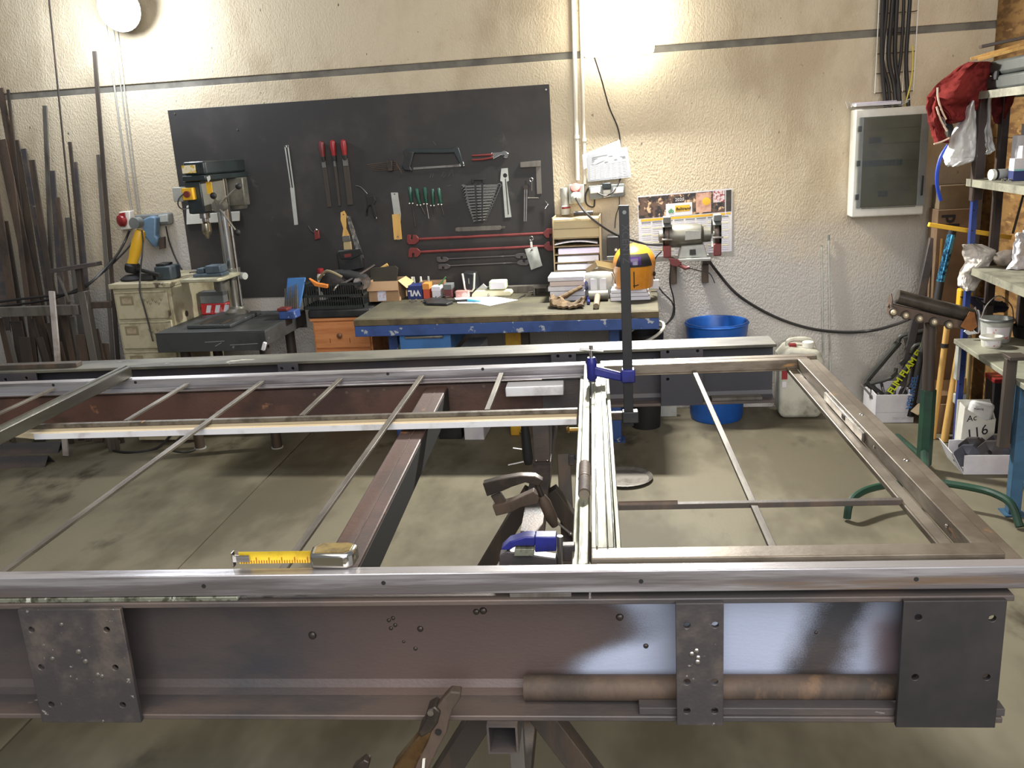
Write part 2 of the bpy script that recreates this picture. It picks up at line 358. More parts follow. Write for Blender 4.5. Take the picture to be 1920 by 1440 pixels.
# ================================================================ THE WORK: beams and the welded window frame
def F(): return G(FM)
def fthing(name, label, cat, u, v, z, group=None): return thing(name, label, cat, FM @ Vector((u, v, z)), group, FROT)
def FB(g, name, mt, parent=None, bev=0.0, **k): return B(g, name, mt, parent, bev, rot=FROT, **k)
def ibeam(t, u0, u1, v0, wdt, z0, z1, mf, mw, tf=.011, tw=.008, channel=False):
    vc = v0+wdt-tw/2 if channel else v0+wdt/2
    FB(F().box(u0, u1, v0, v0+wdt, z1-tf, z1), 'top_flange', mf, t, .002)
    FB(F().box(u0, u1, v0, v0+wdt, z0, z0+tf), 'bottom_flange', M_mill, t, .002)
    w = F().box(u0, u1, vc-tw/2, vc+tw/2, z0+tf, z1-tf)
    for s in ((-1,) if channel else (-1, 1)):   # root fillets
        for zz, d in ((z0+tf, 1), (z1-tf, -1)):
            w.prism([(u0, vc+s*tw/2, zz), (u0, vc+s*(tw/2+.022), zz), (u0, vc+s*(tw/2+.007), zz+d*.007), (u0, vc+s*tw/2, zz+d*.022)], (u1-u0, 0, 0))
    return FB(w, 'web', mw, t)
def bplate(t, u0, u1, z0, z1, vf, holes, tilt=0.0, mt=None, th=.01):
    uc, zc = (u0+u1)/2, (z0+z1)/2
    def R(u, z): du, dz = u-uc, z-zc; return Vector((uc+du+dz*tilt, vf, zc+dz-du*tilt*.12))
    g = F().holed([R(u0,z0), R(u1,z0), R(u1,z1), R(u0,z1)], [(R(*h), .0062) for h in holes], (0, th, 0))
    return FB(g, 'bolted_plate', mt or M_plate, t, .001)
near = fthing('steel_beam', 'long dark steel channel beam with bolted plates in the foreground carrying the frame', 'beam', -.5, 1.51, .648)
NW = ibeam(near, -3.3, .70, 1.45, .096, .648, .902, M_mill, special_web(-1.3, .659), channel=True)
def hz(x, y, v): p = PV(x, y, v); return (p.x, p.z)
_a = PV(56,1250,1.437).x; _b = PV(245,1250,1.437).x
pl = bplate(near, _a, _b, .650, .897, 1.437, [hz(x, y, 1.437) for x, y in ((59,1181),(200,1181),(77,1251),(216,1252),(96,1321),(230,1322))], 0.0)
pm = bplate(near, .122, .206, .650, .899, 1.437, [hz(x, y, 1.437) for x, y in ((1288,1173),(1341,1172),(1288,1279),(1340,1279),(1288,1333),(1340,1333))], 0.0)
_a = PV(1687,1250,1.437).x; _b = PV(1877,1250,1.437).x
pr = bplate(near, _a, _b, .648, .900, 1.437, [hz(x, y, 1.437) for x, y in ((1722,1158),(1861,1160),(1716,1270),(1850,1270))], 0.0, M_bplate)
for x, y, r, pp, v in ((147,1222,5.5,pl,1.437),(160,1240,5,pl,1.437),(98,1235,4.5,pl,1.437),(183,1265,4.5,pl,1.437),(191,1268,4.5,pl,1.437),(115,1171,4,pl,1.437),
                       (1306,1220,5,pm,1.437),(1297,1226,5,pm,1.437),(1309,1233,5,pm,1.437),(1308,1241,5.5,pm,1.437)):
    p = PV(x, y, v); FB(F().sph(p, r/1670*1.75, (1,.6,1), 8, 6), 'weld_blob', M_tool, pp)
for x, y, r in ((586,1191,8),(729,1163,4),(737,1159,4),(741,1172,4),(733,1178,4),(788,1179,6),(757,1203,3),(779,1216,4),(1162,1157,7),(1211,1211,5),(906,1145,7),(893,1147,6),(1530,1186,3)):
    p = PV(x, y, 1.538); FB(F().sph(p, r/1670*1.8, (1,.7,1), 8, 6), 'weld_blob', M_dtool, NW)
# things lying inside the near beam
zc = .6838
rb = FB(F().cyl((PV(983,1294,1.50).x, 1.505, zc), (.70, 1.505, zc), .0245, n=24), 'round_bar', M_rust); tag(rb, 'rusty round steel bar lying inside the foreground beam', 'steel bar')
fl = FB(F().box(PV(1198,1330,1.47).x, .705, 1.455, 1.482, .6592, .674), 'flat_bar', M_mill, None, .001); tag(fl, 'dark flat bar on the lower flange under the round bar', 'steel bar')
sh = FB(F().box(-1.6, PV(452,1124,1.47).x, 1.455, 1.53, .9022, .911), 'packing_strip', M_galv, None, .001); tag(sh, 'pale packing strip between foreground beam and frame, left end', 'packing strip')
sh = FB(F().box(PV(957,1118,1.47).x, PV(1072,1117,1.47).x, 1.458, 1.53, .9022, .911), 'packing_strip', M_gryst, None, .001); tag(sh, 'short grey packing strip under the frame near its middle post', 'packing strip')
sh = FB(F().box(.35, .735, 1.49, 1.56, .9022, .911), 'packing_strip', M_dkst, None, .001); tag(sh, 'dark packing strip sticking out at the right beam end', 'packing strip')
# far beam
far = fthing('steel_beam', 'second long beam with oily pale top flange behind the frame', 'beam', -.9, 3.41, .69)
ibeam(far, -4.2, .668, 3.335, .15, .69, .92, M_fbeam, M_fweb)
for u0, u1, hs in ((.235,.394,((1252,660),(1308,658),(1252,711),(1310,710))), (-.181,-.085,((1046,668),(1069,668),(1047,724),(1071,722))), (-1.265,-1.182,((528,691),(549,691))), (-2.56,-2.28,((49,709),(10,712)))):
    bplate(far, u0, u1, .693, .913, 3.327, [hz(x, y, 3.327) for x, y in hs], 0, M_fweb, .008)
o = FB(F().box(.43, .62, 3.345, 3.39, .7012, .712), 'flat_bar', M_gryst, None, .001); tag(o, 'light flat strip resting on the far beam lower flange', 'steel bar')
g = F().box(-2.6, PV(152,688,3.40).x, 3.37, 3.415, .9202, .938); o = FB(g, 'flat_bar', M_dkst, None, .002)
tag(o, 'thin brown bar lying on top of the far beam at left', 'steel bar')
# red-brown primed supports under the frame
bb = fthing('primed_beam', 'red-brown primed channel lying under the far frame rail', 'beam', -1.4, 3.01, .80)
g = F().box(-2.9, -.2, 2.985, 2.995, .80, .898); FB(g, 'web', M_primer, bb, .001)
g = F().box(-2.9, -.2, 2.995, 3.045, .89, .898).box(-2.9, -.2, 2.995, 3.045, .80, .808); FB(g, 'flange', M_primer, bb, .001)
FB(F().box(-.235, -.06, 2.99, 3.0, .735, .90), 'end_plate', M_mill, bb, .001)
for x, y in ((590,740),(650,736),(690,733),(720,731),(848,727),(907,724),(935,722)):
    p = PV(x, y, 2.984); FB(F().cyl((p.x,2.985,p.z),(p.x,2.9835,p.z), .006, n=10), 'tack_mark', M_rust, bb)
bt = fthing('primed_tube', 'red-brown primed square tube running back under the frame', 'steel tube', -.55, 2.2, .80)
a = Vector((-.535, 1.60, .851)); b = Vector((-.567, 2.975, .851))
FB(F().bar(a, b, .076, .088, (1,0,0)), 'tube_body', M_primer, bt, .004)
FB(F().bar(a+Vector((.0385,0,-.003)), b+Vector((.0385,0,-.003)), .002, .080, (1,0,0)), 'dark_side', M_rubber, bt)  # thin near-black sheet covering the right face of the tube
FB(F().bar(a+Vector((.004,0,.0445)), b+Vector((.004,0,.0445)), .003, .0015, (1,0,0)), 'seam', M_rust, bt)
# white plank under the x muntin
wp_ = fthing('timber_plank', 'whitewashed timber plank lying under the long muntin bar', 'plank', -.9, 2.43, .884)
FB(F().hexa([(-1.735,2.466,.906),(-.068,2.466,.906),(-.068,2.56,.906),(-2.05,2.56,.906),(-1.735,2.466,.924),(-.068,2.466,.924),(-.068,2.56,.924),(-2.05,2.56,.924)]), 'board', M_plank, wp_, .002)
FB(F().box(-1.735,-.069,2.464,2.4665,.9062,.9235), 'white_edge', M_plankw, wp_)  # whiter strip along the front edge of the plank
sb = FB(F().box(PV(948,710,2.93).x, PV(1056,710,2.93).x, 2.90, 2.98, .871, .903), 'timber_block', M_plankw, None, .003); tag(sb, 'short pale timber block under the far frame rail', 'timber block')
# ---- the frame
ZT, ZB = .955, .9125
fr = fthing('window_frame', 'large welded bright steel window frame lying flat on the beams', 'window frame', -.7, 2.2, ZB)
def rail(name, t, u0, u1, v0, v1, zt, zb, lip, mt, lipz=.004):
    """box rail with a flat lip at its inner foot; lip = (u0,u1,v0,v1)"""
    g = F().box(u0, u1, v0, v1, zb, zt)
    for l in lip: g.box(l[0], l[1], l[2], l[3], l[4] if len(l) > 4 else zb, l[5] if len(l) > 5 else zb+lipz)
    return FB(g, name, mt, t, .0022)
nr_ = rail('rail', fr, -3.3, .735, 1.455, 1.484, ZT, ZB, [(-3.3,-.06,1.484,1.499)], M_steel)
fr_ = rail('rail', fr, -2.9, -.045, 2.995, 3.04, ZT-.003, ZB, [(-2.9,-.045,2.965,2.995), (-2.9,-.045,2.972,2.980,ZB,ZB+.012)], M_steel)
rail('rail', fr, .005, .735, 3.003, 3.04, ZT-.003, ZB, [], M_steelR)
rail('rail', fr, .700, .735, 1.484, 3.003, ZT-.012, ZB, [], M_steelR)
rail('post', fr, -.050, -.030, 1.484, 3.0, ZT, ZB, [(-.064,-.050,1.484,3.0)], M_galv)
lpz = fthing('loose_profile', 'dark oily steel profile lying loose across the frame at left', 'steel profile', -1.72, 2.3, ZT)
FB(F().box(-1.745, -1.703, 1.40, 3.03, ZT+.0005, ZT+.040), 'body', M_greenst, lpz, .003)
FB(F().box(-1.730, -1.718, 1.40, 3.03, ZT+.040, ZT+.045), 'ridge', M_greenst, lpz)
FB(F().box(-2.9, -.066, 2.512, 2.530, .926, .938), 'muntin', M_flat, fr, .001)
for u, v0 in ((-1.47,2.53),(-1.192,1.50),(-.907,2.53),(-.616,1.50),(-.336,2.53),(-1.98,2.53)):
    FB(F().box(u-.008, u+.008, v0, 2.968, .932, .940), 'muntin', M_flat, fr, .001)
for x, y in ((382,1099),(719,1093),(1202,1090),(1718,1086)):
    p = PV(x, y, 1.4549); FB(F().cyl((p.x,1.4552,p.z),(p.x,1.4543,p.z), .0042, n=12), 'screw_hole', M_rubber, nr_)
for x, y in ((100,722),(254,717),(727,701),(905,692)):
    p = PV(x, y, 2.9949); FB(F().cyl((p.x,2.9952,p.z),(p.x,2.994,p.z), .0055, n=12), 'screw_hole', M_rubber, fr_)
# hinge pin on the middle post
hg = F().cyl((-.040,1.80,.962),(-.040,1.98,.962), .0135, n=14); ho = FB(hg, 'hinge', M_rust, fr)
FB(F().cyl((-.040,1.795,.962),(-.040,1.80,.962), .0115, n=14), 'hinge_pin', M_steelR, ho); FB(F().cyl((-.040,1.888,.962),(-.040,1.892,.962), .0145, n=14), 'hinge_ring', M_flat, ho)
# ---- the casement leaf on the right
lf = fthing('casement_leaf', 'right-hand welded casement leaf with crossed flat bars, inside the frame', 'window leaf', .33, 2.2, ZB)
rail('rail', lf, -.025, .70, 1.497, 1.542, ZT+.004, ZB+.006, [(.0,.665,1.542,1.552,ZB+.006,ZB+.012)], M_steelR)
rail('rail', lf, -.02, .70, 2.962, 3.0, ZT-.003, ZB+.006, [(.02,.66,2.945,2.962)], M_steelR)
g = F().box(-.025, .018, 1.542, 2.962, ZB+.006, ZT+.004).box(.018, .022, 1.545, 2.95, ZB, ZB+.02).box(.022, .032, 1.545, 2.95, ZB, ZB+.028)
g.box(-.016, -.012, 1.542, 2.962, ZT+.004, ZT+.0075).box(.0045, .0075, 1.542, 2.962, ZT+.004, ZT+.0075)
FB(g, 'post', M_galv, lf, .0015)
rr = rail('rail', lf, .662, .700, 1.542, 2.962, ZT, ZB+.006, [(.628,.662,1.545,2.962,ZB,ZB+.006), (.625,.631,1.545,2.962,ZB,ZB+.014)], M_steelR)
FB(F().box(.313, .328, 1.552, 2.95, .921, .929), 'muntin', M_flat, lf, .001)
FB(F().box(.032, .628, 1.805, 1.820, .920, .932), 'muntin', M_dkst, lf, .001)
FB(F().cyl((.033,1.812,.932),(.16,1.812,.932), .0065, n=8), 'weld_bead', M_rust, lf)
lo = FB(F().box(.655, .6618, 2.20, 2.58, .925, .948), 'lock_plate', M_tool, rr, .001)
FB(F().box(.6535, .655, 2.36, 2.385, .93, .942), 'latch_slot', M_rubber, lo)
for v in (2.33, 1.98): FB(F().sph((.69, v, ZT), .006, (1,1,.6), 10, 6), 'screw_head', M_chrome, rr)
for v in (2.12, 1.66): FB(F().sph((.6615, v, .938), .004, (.6,1,1), 8, 6), 'screw_head', M_chrome, rr)
# ---- trestle under both beams
tr = fthing('trestle', 'dark steel trestle whose top tube carries both beams', 'trestle', -.2, 2.3, 0)
TZ = .6478
g = F(); tu0, tu1, tz0 = -.232, -.174, .586
w_ = .004
g.box(tu0, tu1, 1.436, 3.46, TZ-w_, TZ).box(tu0, tu1, 1.436, 3.46, tz0, tz0+w_).box(tu0, tu0+w_, 1.436, 3.46, tz0+w_, TZ-w_).box(tu1-w_, tu1, 1.436, 3.46, tz0+w_, TZ-w_)
FB(g, 'top_tube', M_mill, tr)
FB(F().box(tu0-.001, tu1+.001, 2.0, 2.84, TZ, TZ+.003), 'worn_cap', M_plate, tr)
for v in (1.62, 2.72):
    for s in (-1, 1):
        a = Vector((-.203+s*.03, v, .60)); b = Vector((-.203+s*.40, v, .0))
        FB(F().bar(a, b, .05, .05, (0,1,0)), 'leg', M_dkst, tr, .002)
    FB(F().box(-.37, -.036, v-.02, v+.02, .28, .32), 'cross_bar', M_dkst, tr, .002)
FB(F().bar((-.203,1.62,.30), (-.203,2.72,.30), .04, .04), 'stretcher', M_dkst, tr, .002)
FB(F().bar((-.19,1.55,.59), (-.19,1.55,.0), .03, .03), 'prop', M_gryst, tr, .002)
FB(F().bar((-.13,2.90,.66), (-.11,2.55,.0), .045, .03), 'prop', M_dkst, tr, .002)
FB(F().box(-.232, -.174, 3.30, 3.46, .648, .689), 'packer', M_mill, tr, .002)
FB(F().box(-.23, -.175, 2.86, 3.06, .6485, .78), 'riser', M_mill, tr, .002)
for s in (0, 1): FB(F().sph((-.222+s*.038, 2.855, .655), .004), 'bolt_head', M_chrome, tr)
# ================================================================ CLAMPS AND TOOLS ON THE FRAME
def fpoly(pts, v, th, g=None):
    g = g or F(); q = [PV(x, y, v) for x, y in pts]
    return g.prism(q, (0, th, 0))
VC = 2.72
c1 = fthing('bar_clamp', 'tall black bar clamp with blue screw arm on the middle post', 'clamp', .09, VC, .82)
FB(F().box(.075, .105, VC-.005, VC+.006, .815, 1.505), 'bar', mat('black_oxide_bar', (17,17,18), .5, 0, (26,26,27), 14), c1, .001)
txt('XCENTZ', .03, FM @ Vector((.083, VC-.0055, 1.45)), FM.to_3x3() @ Vector((0,0,-1)), FM.to_3x3() @ Vector((1,0,0)), mat('embossed_grey', (52,52,52), .5), c1, depth=.0003)
FB(F().cyl((.091,VC-.0055,1.485),(.091,VC-.007,1.485), .006), 'stop_pin', M_gray, c1)
FB(F().box(.069, .113, VC-.018, VC+.019, .960, 1.002), 'sleeve', M_bluev, c1, .004)
FB(F().hexa([(-.02,VC-.012,.985),(.072,VC-.012,.962),(.072,VC+.013,.962),(-.02,VC+.013,.985),(-.02,VC-.012,1.018),(.072,VC-.012,.99),(.072,VC+.013,.99),(-.02,VC+.013,1.018)]), 'arm', M_bluev, c1, .006)
FB(F().lathe([(.011,0),(.016,.008),(.016,.05),(.018,.06),(.012,.075)], (-.022,VC,.968), (0,0,1)), 'screw_housing', M_bluev, c1)
sp = FB(F().cyl((-.022,VC,.962),(-.022,VC,1.082), .0062, n=10), 'spindle', M_chrome, c1)
FB(F().cyl((-.058,VC,1.070),(.016,VC-.005,1.062), .0038, n=8), 'tommy_bar', M_tool, sp)
FB(F().lathe([(.012,0),(.013,.003),(.008,.007)], (-.022,VC,.9635)), 'pressure_pad', M_tool, sp)
FB(F().box(.069, .120, VC-.018, VC+.019, .828, .865), 'fixed_head', M_black, c1, .003)
FB(F().box(-.035, .072, VC-.010, VC+.011, .836, .862), 'fixed_jaw', M_dtool, c1, .003)
FB(F().box(-.033, -.005, VC-.009, VC+.010, .862, .9115), 'jaw_pad', M_lgray, c1, .003)
# rusty dark clamp lying across the trestle tube
v = 2.36
c2 = fthing('screw_clamp', 'rusty black screw clamp tilted across the trestle tube', 'clamp', -.22, v, .65)
FB(fpoly([(905,907),(938,898),(975,892),(1003,893),(1018,902),(1010,912),(985,905),(960,913),(942,921),(913,931)], v, .03), 'fixed_jaw', M_dtool, c2, .002)
FB(fpoly([(920,931),(938,924),(950,943),(932,950)], v+.008, .014), 'slide_bar', M_dkst, c2, .001)
FB(fpoly([(923,949),(960,940),(1000,922),(1012,935),(1008,945),(975,952),(962,960),(930,968)], v-.002, .034), 'sliding_jaw', M_rust, c2, .002)
a = PV(1006,906,v+.012); b = PV(1040,985,v+.012); hd = PV(1070,1001,v+.012)
s_ = FB(F().tube([a, b], .0085, 9), 'screw', M_dtool, c2)
FB(F().lathe([(.010,0),(.017,.02),(.017,.075),(.010,.10)], a+(b-a)*.30, b-a, 12), 'grip', M_rust, c2)
FB(F().cyl(PV(1036,972,v+.012), hd, .0035, n=8), 'tommy_bar', M_tool, s_)
FB(F().sph(hd, .006), 'bar_knob', M_tool, s_)
# blue clamp gripping the inner edge of the near beam
v = 1.585
c3 = fthing('screw_clamp', 'blue and black screw clamp gripping the back of the foreground beam', 'clamp', -.17, v, .80)
FB(fpoly([(939,1031),(955,1016),(985,1007),(1003,1007),(1003,1024),(968,1024),(955,1032)], v, .03), 'jaw', M_bluev, c3, .002)
FB(fpoly([(1003,1007),(1043,1007),(1043,1034),(1003,1036)], v, .03), 'head', M_bluev, c3, .002)
FB(fpoly([(936,1042),(950,1034),(1043,1048),(1046,1090),(936,1090)], v+.004, .026), 'lower_arm', M_mill, c3, .002)
FB(fpoly([(966,1030),(1001,1030),(1001,1043),(963,1043)], v-.006, .03), 'gripped_block', M_galv, c3, .001)
FB(F().cyl(PV(1050,1005,v+.015), PV(1050,1075,v+.015), .006, n=10), 'spindle', M_tool, c3)
FB(fpoly([(1046,1024),(1078,1023),(1078,1053),(1046,1053)], v+.03, .02), 'sliding_head', M_mill, c3, .002)
# small clamps hanging from the trestle below the plank
v = 2.62
c4 = fthing('hanging_clamp', 'small black clamp hanging by the trestle with steel tommy bars', 'clamp', -.27, v, .62)
FB(F().lathe([(.012,0),(.017,.02),(.015,.1),(.012,.13)], PV(991,870,v), PV(984,795,v)-PV(991,870,v), 12), 'barrel', M_rubber, c4)
FB(F().cyl(PV(953,872,v), PV(990,864,v), .0035, n=8), 'tommy_bar', M_tool, c4)
FB(F().cyl(PV(962,840,v), PV(984,843,v), .003, n=8), 'tommy_bar', M_tool, c4)
c5 = fthing('pipe_fitting', 'brass hose fitting beside the trestle leg below the plank', 'fitting', -.03, 2.66, .66)
FB(F().lathe([(.008,0),(.011,.006),(.007,.01),(.007,.04),(.011,.045),(.011,.052)], PV(1062,806,2.66), (1,0,0), 10), 'nipple', mat('brass', (190,150,80), .3, .9), c5)
FB(F().box(-.105, -.085, 2.65, 2.67, .71, .745).box(-.085,-.06,2.653,2.667,.728,.74), 'valve_body', M_mill, c5, .003)
# tape measure
tp = fthing('tape_measure', 'chrome tape measure with yellow blade pulled out, on the near rail', 'tape measure', -.51, 1.495, .956)
case = [(-.040+.0,-.024),(.03,-.026),(.043,-.012),(.043,.02),(.03,.03),(-.035,.03),(-.045,.012)]
FB(F().prism([(-.507+x, 1.497+y, .9562) for x, y in case], (0,0,.03)), 'case', M_chrome, tp, .006)
FB(F().prism([(-.507+x*.78, 1.499+y*.72, .9862) for x, y in case], (0,0,.0012)), 'label', mat('worn_tape_label', (150,128,70), .4, .3, (110,92,50), 30), tp)
bl = F().grid(lambda s, t: (-.552-.142*s, 1.498+.004*math.sin(math.pi*t), .9575+.0245*t), 6, 5, .0005, (0,1,0)); bo = FB(bl, 'blade', M_tape, tp)
g = F()
for i in range(27):
    u = -.560-i*.005; g.box(u, u+.0009, 1.4965, 1.4985, .958, .958+(.012 if i % 5 == 0 else .006))
FB(g, 'scale_marks', mat('blade_print', (170,90,40), .6), bo)
FB(F().box(-.702, -.672, 1.4955, 1.4975, .962, .976).box(-.7035,-.7015,1.488,1.5,.955,.984), 'hook', M_chrome, bo)
# locking pliers on the lower flange
v = 1.415
lp = fthing('locking_pliers', 'worn locking pliers hanging from the lower flange of the foreground beam', 'pliers', -.30, v, .50)
FB(fpoly([(844,1297),(864,1299),(862,1312),(850,1330),(842,1352),(838,1374),(822,1404),(805,1440),(796,1480),(768,1480),(780,1430),(798,1392),(808,1360),(820,1325),(833,1308)], v, .022), 'jaw_arm', M_rust, lp, .003)
FB(fpoly([(800,1333),(815,1325),(826,1336),(820,1358),(808,1374),(788,1384),(783,1374),(797,1352)], v-.006, .034), 'lever', M_dtool, lp, .003)
FB(fpoly([(788,1378),(810,1370),(802,1394),(784,1428),(768,1465),(755,1480),(722,1480),(738,1437),(764,1405)], v-.004, .03), 'handle', mat('worn_brass_steel', (132,104,72), .3, .8, (86,66,46), 12), lp, .004)
FB(F().cyl(PV(808,1334,v-.008), PV(808,1334,v-.008)+Vector((0,-.006,0)), .006), 'rivet', M_tool, lp)
FB(F().cyl(PV(822,1372,v-.003), PV(822,1372,v-.003)+Vector((0,-.003,0)), .006), 'rivet', M_rubber, lp)
FB(fpoly([(792,1425),(797,1425),(793,1480),(788,1480)], v-.006, .005), 'release_edge', M_white, lp)
# second plier tip at the bottom edge
v = 1.40
lp2 = FB(fpoly([(662,1440),(682,1425),(692,1430),(690,1442),(668,1475),(640,1480)], v, .02), 'plier_handle', M_dtool, None, .002)
tag(lp2, 'dark tool handle tip at the bottom edge, left of the locking pliers', 'tool handle')
# dish on the floor and bits
g = G().lathe([(.02,.0),(.125,.0),(.142,.016),(.137,.018),(.12,.006),(.02,.006)], (-.128, 4.335, .0005), (0,0,1), 36)
tag(B(g, 'round_steel_dish', M_gryst), 'shallow round steel dish lying on the floor behind the post', 'dish')
# ================================================================ LAMPS, CONDUITS, ELECTRICS ON THE BACK WALL
def wpoly(pts, off, th, g=None): return (g or G()).prism([W(x, y, off) for x, y in pts], (0, -th, 0))
def wholed(pts, holes, off, th): return G().holed([W(x, y, off) for x, y in pts], [(W(x, y, off), r/296.0) for x, y, r in holes], (0, -th, 0))
def wdisc(x, y, r, off, th, g=None, n=18): p = W(x, y, off); return (g or G()).cyl(p, p+Vector((0,-th,0)), r/296.0, n=n)
def wbase(x, y, off=.03): return W(x, y, off)
def wtube(pts, r, off, res=5, n=7, g=None):
    return (g or G()).tube([W(p[0], p[1], p[2] if len(p) > 2 else off) for p in pts], r, n, res=res)
# flood lamp, upper left
L1 = thing('flood_lamp', 'glaring round flood lamp high on the wall at upper left', 'lamp', W(222,40,.1))
pc = W(222,12,.16)
B(G().lathe([(.05,0),(.075,.03),(.13,.09),(.135,.10)], pc+Vector((0,.09,.012)), (0.05,-1,-.25), 28), 'reflector', M_lgray, L1)
B(G().lathe([(.122,0),(.105,.02),(.06,.034),(.005,.04)], pc+Vector((0,-.008,-.014)), (0.05,-1,-.25), 28), 'lens', M_lamp1, L1)
B(G().cyl(pc+Vector((0,.16,.0)), pc+Vector((0,.07,.02)), .02), 'bracket', M_gray, L1)
l = bpy.data.lights.new('flood_lamp_light', 'POINT'); l.energy = 42; l.color = (.84,.91,1); l.shadow_soft_size = .10
lo_ = bpy.data.objects.new('flood_lamp_light', l); COL.objects.link(lo_); lo_.location = pc+Vector((.02,-.22,-.06))
# opal luminaire, upper middle
L2 = thing('work_lamp', 'dazzling opal work lamp above the bench beside the conduits', 'lamp', W(1157,105,.06))
x0 = W(1093,50,.1).x; x1 = W(1226,50,.1).x; z0 = W(1157,104,.1).z; z1 = z0+.40
B(G().box(x0, x1, YW-.155, YW-.06, z0, z1), 'diffuser', M_lamp2, L2, .02, 3)
B(G().box(x0+.02, x1-.02, YW-.06, YW-.035, z0+.02, z1-.02), 'back_plate', M_white, L2, .004)
B(G().box(x0+.12, x1-.12, YW-.036, YW-.001, z0+.1, z1-.1), 'wall_bracket', M_white, L2)
l = bpy.data.lights.new('work_lamp_light', 'AREA'); l.shape = 'RECTANGLE'; l.size = .34; l.size_y = .12; l.energy = 165; l.color = (1,.975,.91)
lo_ = bpy.data.objects.new('work_lamp_light', l); COL.objects.link(lo_); lo_.location = ((x0+x1)/2, YW-.18, z0+.12); lo_.rotation_euler = Vector((0,-1,-.55)).to_track_quat('-Z','Y').to_euler()
ca = B(wtube([(1114,106,.10),(1128,150,.03),(1142,200,.02),(1160,245,.02),(1164,290,.02),(1166,325,.03),(1152,357,.07),(1135,367,.09),(1120,361,.08)], .0042, .02), 'lamp_cable', M_cable)
tag(ca, 'black cable hanging from the bright work lamp to the socket strip', 'cable')
for i, (xa, xb, yb, rr_) in enumerate(((1075,1083,338,.013),(1089,1097,345,.010))):
    a = W(xa, 0, .022); b = W(xb, yb, .022); a = b+(a-b)*2.4
    t = thing('conduit', ('left pale grey conduit pipe running down to the red socket', 'right pale grey conduit pipe running down behind the papers')[i], 'conduit', b, 'conduit pair on the back wall')
    B(G().cyl(a, b, rr_, n=12), 'pipe', M_pipe, t)
    for k in (.1, .45): p = b+(a-b)*k; B(G().cyl(p, p+Vector((0,0,.02)), rr_+.004, n=12).box(p.x-.012, p.x+.012, p.y, YW, p.z, p.z+.02), 'clip', M_pipe, t)
# red CEE socket with cable, and hanging grey plug
t = thing('power_socket', 'wall box with red round three-phase socket beside the conduit', 'socket', W(1080,380,.02))
B(wpoly([(1068,345),(1096,345),(1096,380),(1068,382)], 0, .06), 'box', M_lgray, t, .006)
p = W(1079,353,.06); B(G().lathe([(.03,0),(.032,.006),(.028,.014),(.016,.016)], p, (0,-1,.7), 18), 'red_cap', mat('pale_red_plastic',(186,92,84),.5), t)
p = W(1080,367,.06); B(G().lathe([(.032,0),(.032,.03),(.026,.05),(.012,.06)], p, (0,-1,-.35), 18), 'plug', M_lgray, t)
t = thing('hanging_plug', 'grey ribbed cable plug with red ring on the wall', 'plug', W(1060,402,.03))
p = W(1061,402,.035); B(G().lathe([(.028,0),(.028,.05),(.024,.055),(.022,.10),(.025,.105),(.022,.16)], p, (-.05,0,1), 16), 'body', M_lgray, t)
B(G().lathe([(.0295,0),(.0295,.01)], p+Vector((0,0,.036)), (-.05,0,1), 16), 'ring', M_redh, t)
# socket strip with plugs
t = thing('socket_strip', 'grey triple socket strip with white flaps below the papers', 'socket', W(1137,372,.02))
B(wpoly([(1104,348),(1171,343),(1172,367),(1107,374)], 0, .055), 'box', M_gray, t, .006)
for xx in ((1107,1126),(1150,1169)): B(wpoly([(xx[0],352),(xx[1],350),(xx[1],361),(xx[0],363)], .055, .012), 'flap', M_white, t, .003)
B(wpoly([(1129,343),(1146,342),(1147,352),(1130,353)], .055, .04), 'lid', M_dgreen, t, .004)
B(wpoly([(1131,356),(1145,355),(1145,368),(1132,370)], .055, .03), 'plug', M_white, t, .004)
for pts in ([(1104,352,.03),(1098,365,.03),(1100,383,.03),(1113,388,.03),(1115,374,.04)],):
    tag(B(wtube(pts, .005, .03), 'short_cable', M_cable), 'short looped black cable hanging under the socket strip', 'cable')
tag(B(wtube([(1161,366,.05),(1161,385,.02),(1155,405,.02),(1153,428,.02)], .0025, .02), 'thin_cable', M_cable), 'thin dark cable dropping from the socket strip to the radio', 'cable')
# papers pinned behind the conduits
def sheet(name, lab, pts, off, mt, curl=.01, cat='paper', par=None):
    a, b, c, d = [W(x, y, off) for x, y in pts]   # tl tr br bl
    g = G().grid(lambda s, t: (a*(1-s)+b*s)*(1-t)+(d*(1-s)+c*s)*t+Vector((0,-curl*math.sin(math.pi*s)*(.4+t),0)), 6, 6, .0006)
    o = B(g, name, mt, par)
    if par is None: tag(o, lab, cat)
    return o
sheet('paper_sheet', 'upper blank tilted paper sheet pinned behind the conduits', [(1092,290),(1162,262),(1166,285),(1094,318)], .036, M_paper)
ps = sheet('paper_sheet', 'printed table sheet in clear sleeve pinned above socket strip', [(1101,291),(1176,275),(1184,332),(1102,341)], .042, mat('sleeved_paper', (168,172,176), .35, 0, (156,160,164), 5))
g = G()
for r in range(10):
    for c in range(7):
        s0, s1 = .06+c*.128, .06+c*.128+.105; t0 = .42+r*.054
        def pt(s, t):
            a, b, cc, d = [W(x, y, .042) for x, y in [(1101,291),(1176,275),(1184,332),(1102,341)]]
            return (a*(1-s)+b*s)*(1-t)+(d*(1-s)+cc*s)*t+Vector((0,-.01*math.sin(math.pi*s)*(.4+t)-.0016,0))
        g.add([pt(s0,t0), pt(s1,t0), pt(s1,t0+.03), pt(s0,t0+.03)], [(0,1,2,3)])
B(g, 'table_rows', M_paper, ps)
g = G()
